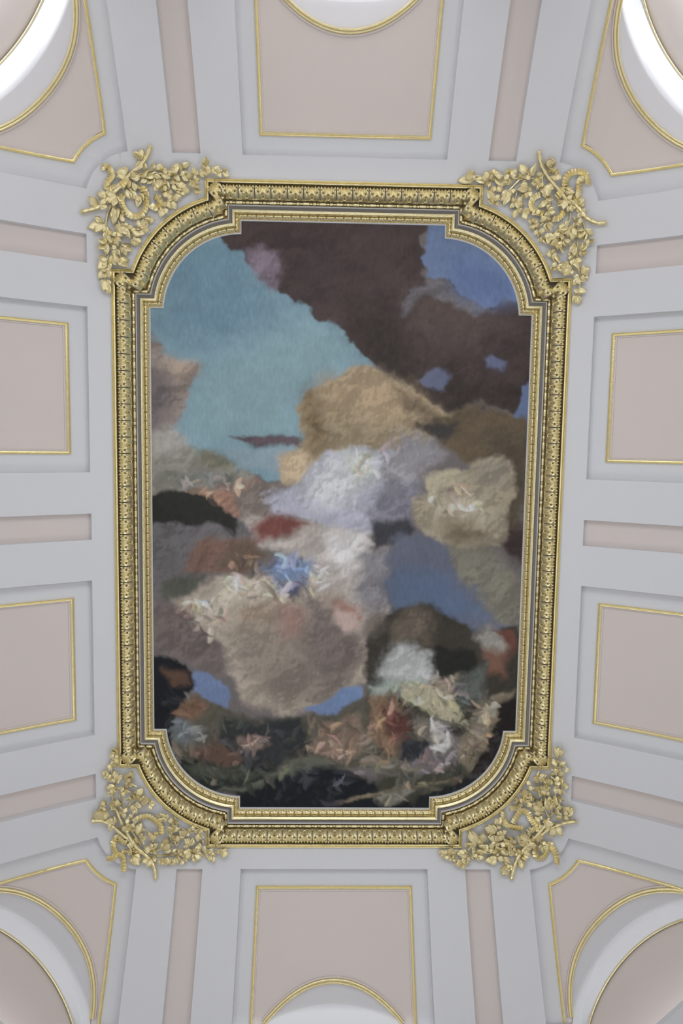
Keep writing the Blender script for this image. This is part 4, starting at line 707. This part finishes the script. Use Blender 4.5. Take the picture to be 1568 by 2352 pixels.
# ---------------- the painting: a plain cloudscape in oil colours
def build_painting():
    G=.0165; nx=int(2*2.69/G); ny=int(2*4.25/G)
    xs=np.linspace(-2.69,2.69,nx); ys=np.linspace(-4.25,4.25,ny); X,Y=np.meshgrid(xs,ys)
    rng=np.random.RandomState(7)
    def noise(X,Y,fr,seed):
        g=np.random.RandomState(seed).rand(64,64)*2-1
        x=X*fr+100;y=Y*fr+100; xi=np.floor(x).astype(int);yi=np.floor(y).astype(int);fx=x-xi;fy=y-yi
        fx=fx*fx*(3-2*fx);fy=fy*fy*(3-2*fy); xi%=64;yi%=64;x1=(xi+1)%64;y1=(yi+1)%64
        return (g[yi,xi]*(1-fx)+g[yi,x1]*fx)*(1-fy)+(g[y1,xi]*(1-fx)+g[y1,x1]*fx)*fy
    def fbm(X,Y,fr,seed,o=5): 
        s=0;a=1;t=0
        for k in range(o): s=s+a*noise(X,Y,fr*2**k,seed+k);t+=a;a*=.55
        return s/t*1.6
    wx=fbm(X,Y,1.6,11);wy=fbm(X,Y,1.6,31); wx2=fbm(X,Y,6,51,3);wy2=fbm(X,Y,6,71,3)
    col=np.zeros(X.shape+(3,)); col[:]=lin((105,98,96))
    puff=fbm(X+wx*.3,Y+wy*.3,2.2,91); fine=fbm(X,Y,9,131,4)
    bil=fbm(X+wx*.5,Y+wy*.5,1.5,151,2); gy,gx=np.gradient(bil,G); relief=np.clip((gx*.55+gy*.8)*.16,-.2,.22)
    wx3=fbm(X,Y,14,171,3);wy3=fbm(X,Y,14,191,3)
    for c,fe,wa,poly in PAINT:
        P=np.array(poly,float).reshape(-1,2)/100
        x0,y0=P.min(0)-fe*2-wa*2;x1,y1=P.max(0)+fe*2+wa*2
        i0,i1=np.searchsorted(xs,[x0,x1]);j0,j1=np.searchsorted(ys,[y0,y1])
        if i1<=i0 or j1<=j0: continue
        sl=(slice(j0,j1),slice(i0,i1))
        px=X[sl]+wa*1.1*wx[sl]+wa*.6*wx2[sl]+.012*wx3[sl];py=Y[sl]+wa*1.1*wy[sl]+wa*.6*wy2[sl]+.012*wy3[sl]
        dmin=np.full(px.shape,1e9);ins=np.zeros(px.shape,bool);n=len(P)
        for i in range(n):
            a=P[i-1];b=P[i];d=b-a;L=d@d or 1e-9
            t=np.clip(((px-a[0])*d[0]+(py-a[1])*d[1])/L,0,1)
            dmin=np.minimum(dmin,(px-a[0]-t*d[0])**2+(py-a[1]-t*d[1])**2)
            cr=((a[1]>py)!=(b[1]>py)); 
            if abs(b[1]-a[1])>1e-9: ins^=cr&(px<(b[0]-a[0])*(py-a[1])/(b[1]-a[1])+a[0])
        sd=np.sqrt(dmin)*np.where(ins,1,-1)
        al=np.clip(sd/(2*fe)+.5,0,1); al=al*al*(3-2*al)
        base=np.array(lin(c)); sky=c[2]>c[0]+18; m=1+(.08 if sky else .16)*puff[sl]+.05*fine[sl]-(0. if sky else .3 if sum(c)<260 else .6)*relief[sl]
        rim=np.exp(-(np.maximum(sd,0)/.05)**2)*.12*np.clip(puff[sl]+.3,0,1)
        cc=base[None,None]*(m+rim)[...,None]
        col[sl]=col[sl]*(1-al[...,None])+cc*al[...,None]
    # loose brush strokes in the busier passages
    rs=np.random.RandomState(5)
    for (cx,cy,rx,ry,n_) in STROKES:
        for k in range(n_):
            a=rs.rand()*2*np.pi; q=np.sqrt(rs.rand()); sx=cx+rx*q*np.cos(a); sy=cy+ry*q*np.sin(a)
            L=.05+.13*rs.rand(); W=.018+.035*rs.rand(); th=rs.rand()*np.pi; R=L*1.6
            i0,i1=np.searchsorted(xs,[sx-R,sx+R]);j0,j1=np.searchsorted(ys,[sy-R,sy+R])
            if i1-i0<2 or j1-j0<2: continue
            sl=(slice(j0,j1),slice(i0,i1)); dx=X[sl]-sx;dy=Y[sl]-sy
            uu=dx*np.cos(th)+dy*np.sin(th); vv=-dx*np.sin(th)+dy*np.cos(th)+.25*(rs.rand()-.5)*uu*uu/L*4+.02*wx2[sl]
            m=np.clip(1.6-1.6*((uu/L)**2+(vv/W)**2)+.5*fine[sl],0,1)*.75
            b=col[min(ny-1,j0+(j1-j0)//2),min(nx-1,i0+(i1-i0)//2)]; v=np.exp(rs.uniform(-.75,.8)); tint=np.array([1+rs.uniform(-.12,.22),1.,1+rs.uniform(-.2,.18)])
            cc=np.clip(b*v*tint+.01,0,.55)*(1+.5*vv[...,None]/W*.5)
            col[sl]=col[sl]*(1-m[...,None])+cc*m[...,None]
    g=col.mean(-1,keepdims=True); col=g+(col-g)*.80
    col=np.clip(col*PAINT_GAIN,0,1)
    N=nx*ny; co=np.stack([X,Y,np.zeros_like(X)],-1).reshape(-1,3)
    OUTI=np.array(outline(.44,14))
    idx=np.arange(N).reshape(ny,nx); qd=np.stack([idx[:-1,:-1],idx[1:,:-1],idx[1:,1:],idx[:-1,1:]],-1).reshape(-1,4)
    cx=co[qd].mean(1); ins=np.zeros(len(qd),bool); n=len(OUTI)
    for i in range(n):
        a=OUTI[i-1];b=OUTI[i]
        if abs(b[1]-a[1])<1e-9: continue
        cr=((a[1]>cx[:,1])!=(b[1]>cx[:,1])); ins^=cr&(cx[:,0]<(b[0]-a[0])*(cx[:,1]-a[1])/(b[1]-a[1])+a[0])
    qd=qd[ins]; used=np.unique(qd); rm=np.full(N,-1); rm[used]=np.arange(len(used)); qd=rm[qd]
    me=bpy.data.meshes.new('painting'); me.vertices.add(len(used)); me.vertices.foreach_set('co',co[used].ravel())
    me.loops.add(len(qd)*4); me.loops.foreach_set('vertex_index',qd.ravel().astype(np.int32))
    me.polygons.add(len(qd)); me.polygons.foreach_set('loop_start',np.arange(0,len(qd)*4,4,dtype=np.int32)); me.polygons.foreach_set('loop_total',np.full(len(qd),4,dtype=np.int32))
    me.update(calc_edges=True)
    ca=me.color_attributes.new('paint','FLOAT_COLOR','POINT')
    ca.data.foreach_set('color',np.concatenate([col.reshape(-1,3)[used],np.ones((len(used),1))],1).astype(np.float32).ravel())
    m=bpy.data.materials.new('oil_paint'); m.use_nodes=True; nt=m.node_tree; bs=nt.nodes['Principled BSDF']
    at=nt.nodes.new('ShaderNodeAttribute'); at.attribute_name='paint'; bs.inputs['Roughness'].default_value=.7; bs.inputs['Specular IOR Level'].default_value=.2
    tc=nt.nodes.new('ShaderNodeTexCoord'); mp=nt.nodes.new('ShaderNodeMapping'); mp.inputs['Scale'].default_value=(14,5,1); mp.inputs['Rotation'].default_value=(0,0,.5)
    n=nt.nodes.new('ShaderNodeTexNoise'); n.inputs['Scale'].default_value=1.6; n.inputs['Detail'].default_value=7; n.inputs['Roughness'].default_value=.65
    mr=nt.nodes.new('ShaderNodeMapRange'); mr.inputs['From Min'].default_value=.3; mr.inputs['From Max'].default_value=.7; mr.inputs['To Min'].default_value=.9; mr.inputs['To Max'].default_value=1.1
    mx=nt.nodes.new('ShaderNodeVectorMath'); mx.operation='SCALE'
    nt.links.new(tc.outputs['Object'],mp.inputs['Vector']); nt.links.new(mp.outputs['Vector'],n.inputs['Vector']); nt.links.new(n.outputs['Fac'],mr.inputs['Value'])
    nt.links.new(at.outputs['Color'],mx.inputs[0]); nt.links.new(mr.outputs['Result'],mx.inputs['Scale']); nt.links.new(mx.outputs['Vector'],bs.inputs['Base Color'])
    me.materials.append(m)
    o=obj('ceiling_painting',me); o.location=(0,0,H+.27)
    tag(o,'large painted cloudscape with blue sky, brown clouds and dark rocks inside the gilded frame','painting')
    return o
PAINT_GAIN=1.42
STROKES=[(-.9,.75,.75,.35,90),(-2.0,1.35,.35,.3,35),(-1.8,-.5,.5,.2,25),(1.5,3.1,1.0,.9,300),(-.3,3.4,1.1,.5,130),(-1.7,3.4,.7,.5,110),(.4,-.95,.35,.25,14),(1.7,-.45,.4,.25,20),(.2,4.0,1.8,.2,50),(-2.3,2.7,.25,.4,25)]
painting=build_painting()
bk=[(x,y,z) for z in (H+.275,H+.33) for x,y in ((-2.7,-4.3),(2.7,-4.3),(2.7,4.3),(-2.7,4.3))]

# ---------------- gilded foliage ornaments at the four corners
def leaf_mesh(seed):
    rnd=random.Random(seed); NS=7; cols=[-1,-.55,0,.55,1]; V=[];F=[]
    wprof=[.10,.55,.86,1.0,.93,.68,.30,.04]; curl=rnd.uniform(.02,.16); fold=rnd.uniform(.35,.6); tw=rnd.uniform(-.25,.25)
    for s in range(NS+1):
        t=s/NS; wv=.27*wprof[s]
        for c in cols:
            x=t; y=c*wv; z=-.10*math.sin(math.pi*t)-curl*t*t*-1 - fold*abs(c)*wv*-1 + .03*(abs(c)==.55)*-1 + tw*y*t
            if c==0: z-=-.035
            V.append((x,y,z))
    n=len(V); k=len(cols)
    for s in range(NS+1):
        for c in range(k): x,y,z=V[s*k+c]; V.append((x,y*.96,z+.06))
    for s in range(NS):
        for c in range(k-1):
            a=s*k+c; F.append([a,a+k,a+k+1,a+1]); F.append([n+a,n+a+1,n+a+k+1,n+a+k])
        F.append([s*k,n+s*k,n+(s+1)*k,(s+1)*k]); e=s*k+k-1; F.append([e,e+k,n+e+k,n+e])
    F.append([NS*k+i for i in range(k)]+[n+NS*k+i for i in reversed(range(k))])
    return mesh('leaf',V,F,M_gold,angle=32)
LEAF=[leaf_mesh(i) for i in range(6)]
def smooth_path(P,n=5):
    P=[Vector(p) for p in P]; o=[]
    for i in range(len(P)-1):
        p0=P[max(i-1,0)];p1=P[i];p2=P[i+1];p3=P[min(i+2,len(P)-1)]
        for j in range(n):
            t=j/n; o.append(.5*((2*p1)+(p2-p0)*t+(2*p0-5*p1+4*p2-p3)*t*t+(3*p1-p0-3*p2+p3)*t**3))
    o.append(P[-1]); return o
def surf_pt(x,y,h): q=lift(x,y,-h); return Vector(q)
def tube_me(P,rad,k=8,knots=None,name='branch'):
    V=[];F=[];n=len(P)
    for i in range(n):
        t=(P[min(i+1,n-1)]-P[max(i-1,0)]).normalized(); x=t.cross(Vector((0,0,1))).normalized(); y=t.cross(x)
        r_=rad[i] if isinstance(rad,list) else rad
        for j in range(k): q=2*math.pi*j/k; V.append(P[i]+x*r_*math.cos(q)+y*r_*math.sin(q))
    for i in range(n-1):
        for j in range(k): F.append([i*k+j,i*k+(j+1)%k,(i+1)*k+(j+1)%k,(i+1)*k+j])
    F.append(list(reversed(range(k)))); F.append([(n-1)*k+j for j in range(k)])
    return mesh(name,V,F,M_gold,angle=50)
def pairs(a): return [(a[i]/1000,a[i+1]/1000) for i in range(0,len(a),2)]
def ribbon_me(P,W=.080):
    # arc length resample, pleated strip with thickness
    L=[0]
    for i in range(1,len(P)): L.append(L[-1]+(P[i]-P[i-1]).length)
    n=max(4,int(L[-1]/.0125)); V=[];F=[]; K=0
    def at(s):
        for i in range(1,len(P)):
            if L[i]>=s: f=(s-L[i-1])/max(1e-9,L[i]-L[i-1]); return P[i-1].lerp(P[i],f)
        return P[-1]
    for i in range(n+1):
        s=L[-1]*i/n; p=at(s); t=(at(min(L[-1],s+.02))-at(max(0,s-.02))).normalized(); x=t.cross(Vector((0,0,1))).normalized()
        ph=i%3; dz=(0,-.016,-.007)[ph]; wv=W*(1+(.10 if ph==1 else -.04))/2
        sk=t*.008
        V+=[p-x*wv+Vector((0,0,dz+.004))-sk,p+Vector((0,0,dz-.006)),p+x*wv+Vector((0,0,dz+.004))+sk,p+x*wv+Vector((0,0,dz+.018))+sk,p-x*wv+Vector((0,0,dz+.018))-sk]
    for i in range(n):
        a=i*5
        for j in range(5): F.append([a+j,a+(j+1)%5,a+5+(j+1)%5,a+5+j])
    F.append([4,3,2,1,0]); F.append([n*5+j for j in range(5)])
    return mesh('ribbon',V,F,M_gold)
SL={'TL':'upper left','TR':'upper right','BL':'lower left','BR':'lower right'}
SX={'TL':'two cut stems pointing up and left','TR':'ribbon loop beside the corner panel','BL':'ribbon loop hanging at its lower left','BR':'wavy ribbon tail at its lower right'}
for key,S in SPRIG.items():
    rnd=random.Random(key); sx=-1 if 'L' in key else 1; sy=-1 if 'T' in key else 1
    org=Vector((sx*2.75,sy*4.35,H)); T=Matrix.Translation(-org)
    root=tag(empty('branch_ornament',org),'gilded leafy branches at the %s frame corner, %s'%(SL[key],SX[key]),'ornament','gilded branch ornaments around the frame')
    def addm(nm,me): me.transform(T); return obj(nm,me,root)
    for b in S['branch']:
        P=pairs(b); n=len(P); Q=smooth_path([surf_pt(x,y,.055+.03*math.sin(math.pi*i/(n-1))) for i,(x,y) in enumerate(P)],6)
        m=len(Q); rad=[.030+.004*math.sin(i*1.7)-.006*(i/m) for i in range(m)]; rad[0]=.026; rad[1]=.036
        addm('branch',tube_me(Q,rad,9))
    for b in S['twig']:
        P=pairs(b); Q=smooth_path([surf_pt(x,y,.035) for x,y in P],5); m=len(Q)
        addm('twig',tube_me(Q,[.0165-.010*i/m for i in range(m)],6,None,'twig'))
    for b in S['ribbon']:
        P=pairs(b); Q=smooth_path([surf_pt(x,y,.05+.02*(i%2)) for i,(x,y) in enumerate(P)],6)
        addm('ribbon',ribbon_me(Q))
    k=pairs(S['knot']); a,b=surf_pt(*k[0],.10),surf_pt(*k[1],.10); d=(b-a)
    mid=(a+b)/2; d.normalize(); x=d.cross(Vector((0,0,1))).normalized(); 
    addm('ribbon_knot',ribbon_me([mid-x*.075+Vector((0,0,.05)),mid-x*.05,mid,mid+x*.05,mid+x*.075+Vector((0,0,.05))],.085))
    lf=list(map(int,S['leaf'].split()))
    for i in range(0,len(lf),4):
        x0,y0,x1,y1=[v/1000 for v in lf[i:i+4]]
        dx,dy=x1-x0,y1-y0; L=math.hypot(dx,dy)
        if L<.07: s=.07/max(L,1e-3); x1=x0+dx*s;y1=y0+dy*s
        hb=rnd.uniform(.05,.12); ht=rnd.uniform(.04,.15)
        a=surf_pt(x0,y0,hb); b=surf_pt(x1,y1,ht); d=b-a; Lg=d.length*1.08; d.normalize()
        up=Vector(nrm((x0+x1)/2,(y0+y1)/2)); side=up.cross(d).normalized(); up=d.cross(side)
        ro=rnd.uniform(-.6,.6); c,s=math.cos(ro),math.sin(ro); side,up=side*c+up*s,up*c-side*s
        wd=min(max(Lg*rnd.uniform(1.15,1.4),.13),.21); th=min(Lg,.15)
        M=Matrix(((d.x*Lg,side.x*wd,up.x*th,a.x),(d.y*Lg,side.y*wd,up.y*th,a.y),(d.z*Lg,side.z*wd,up.z*th,a.z),(0,0,0,1)))
        obj('leaf',LEAF[rnd.randrange(6)],root,T@M)
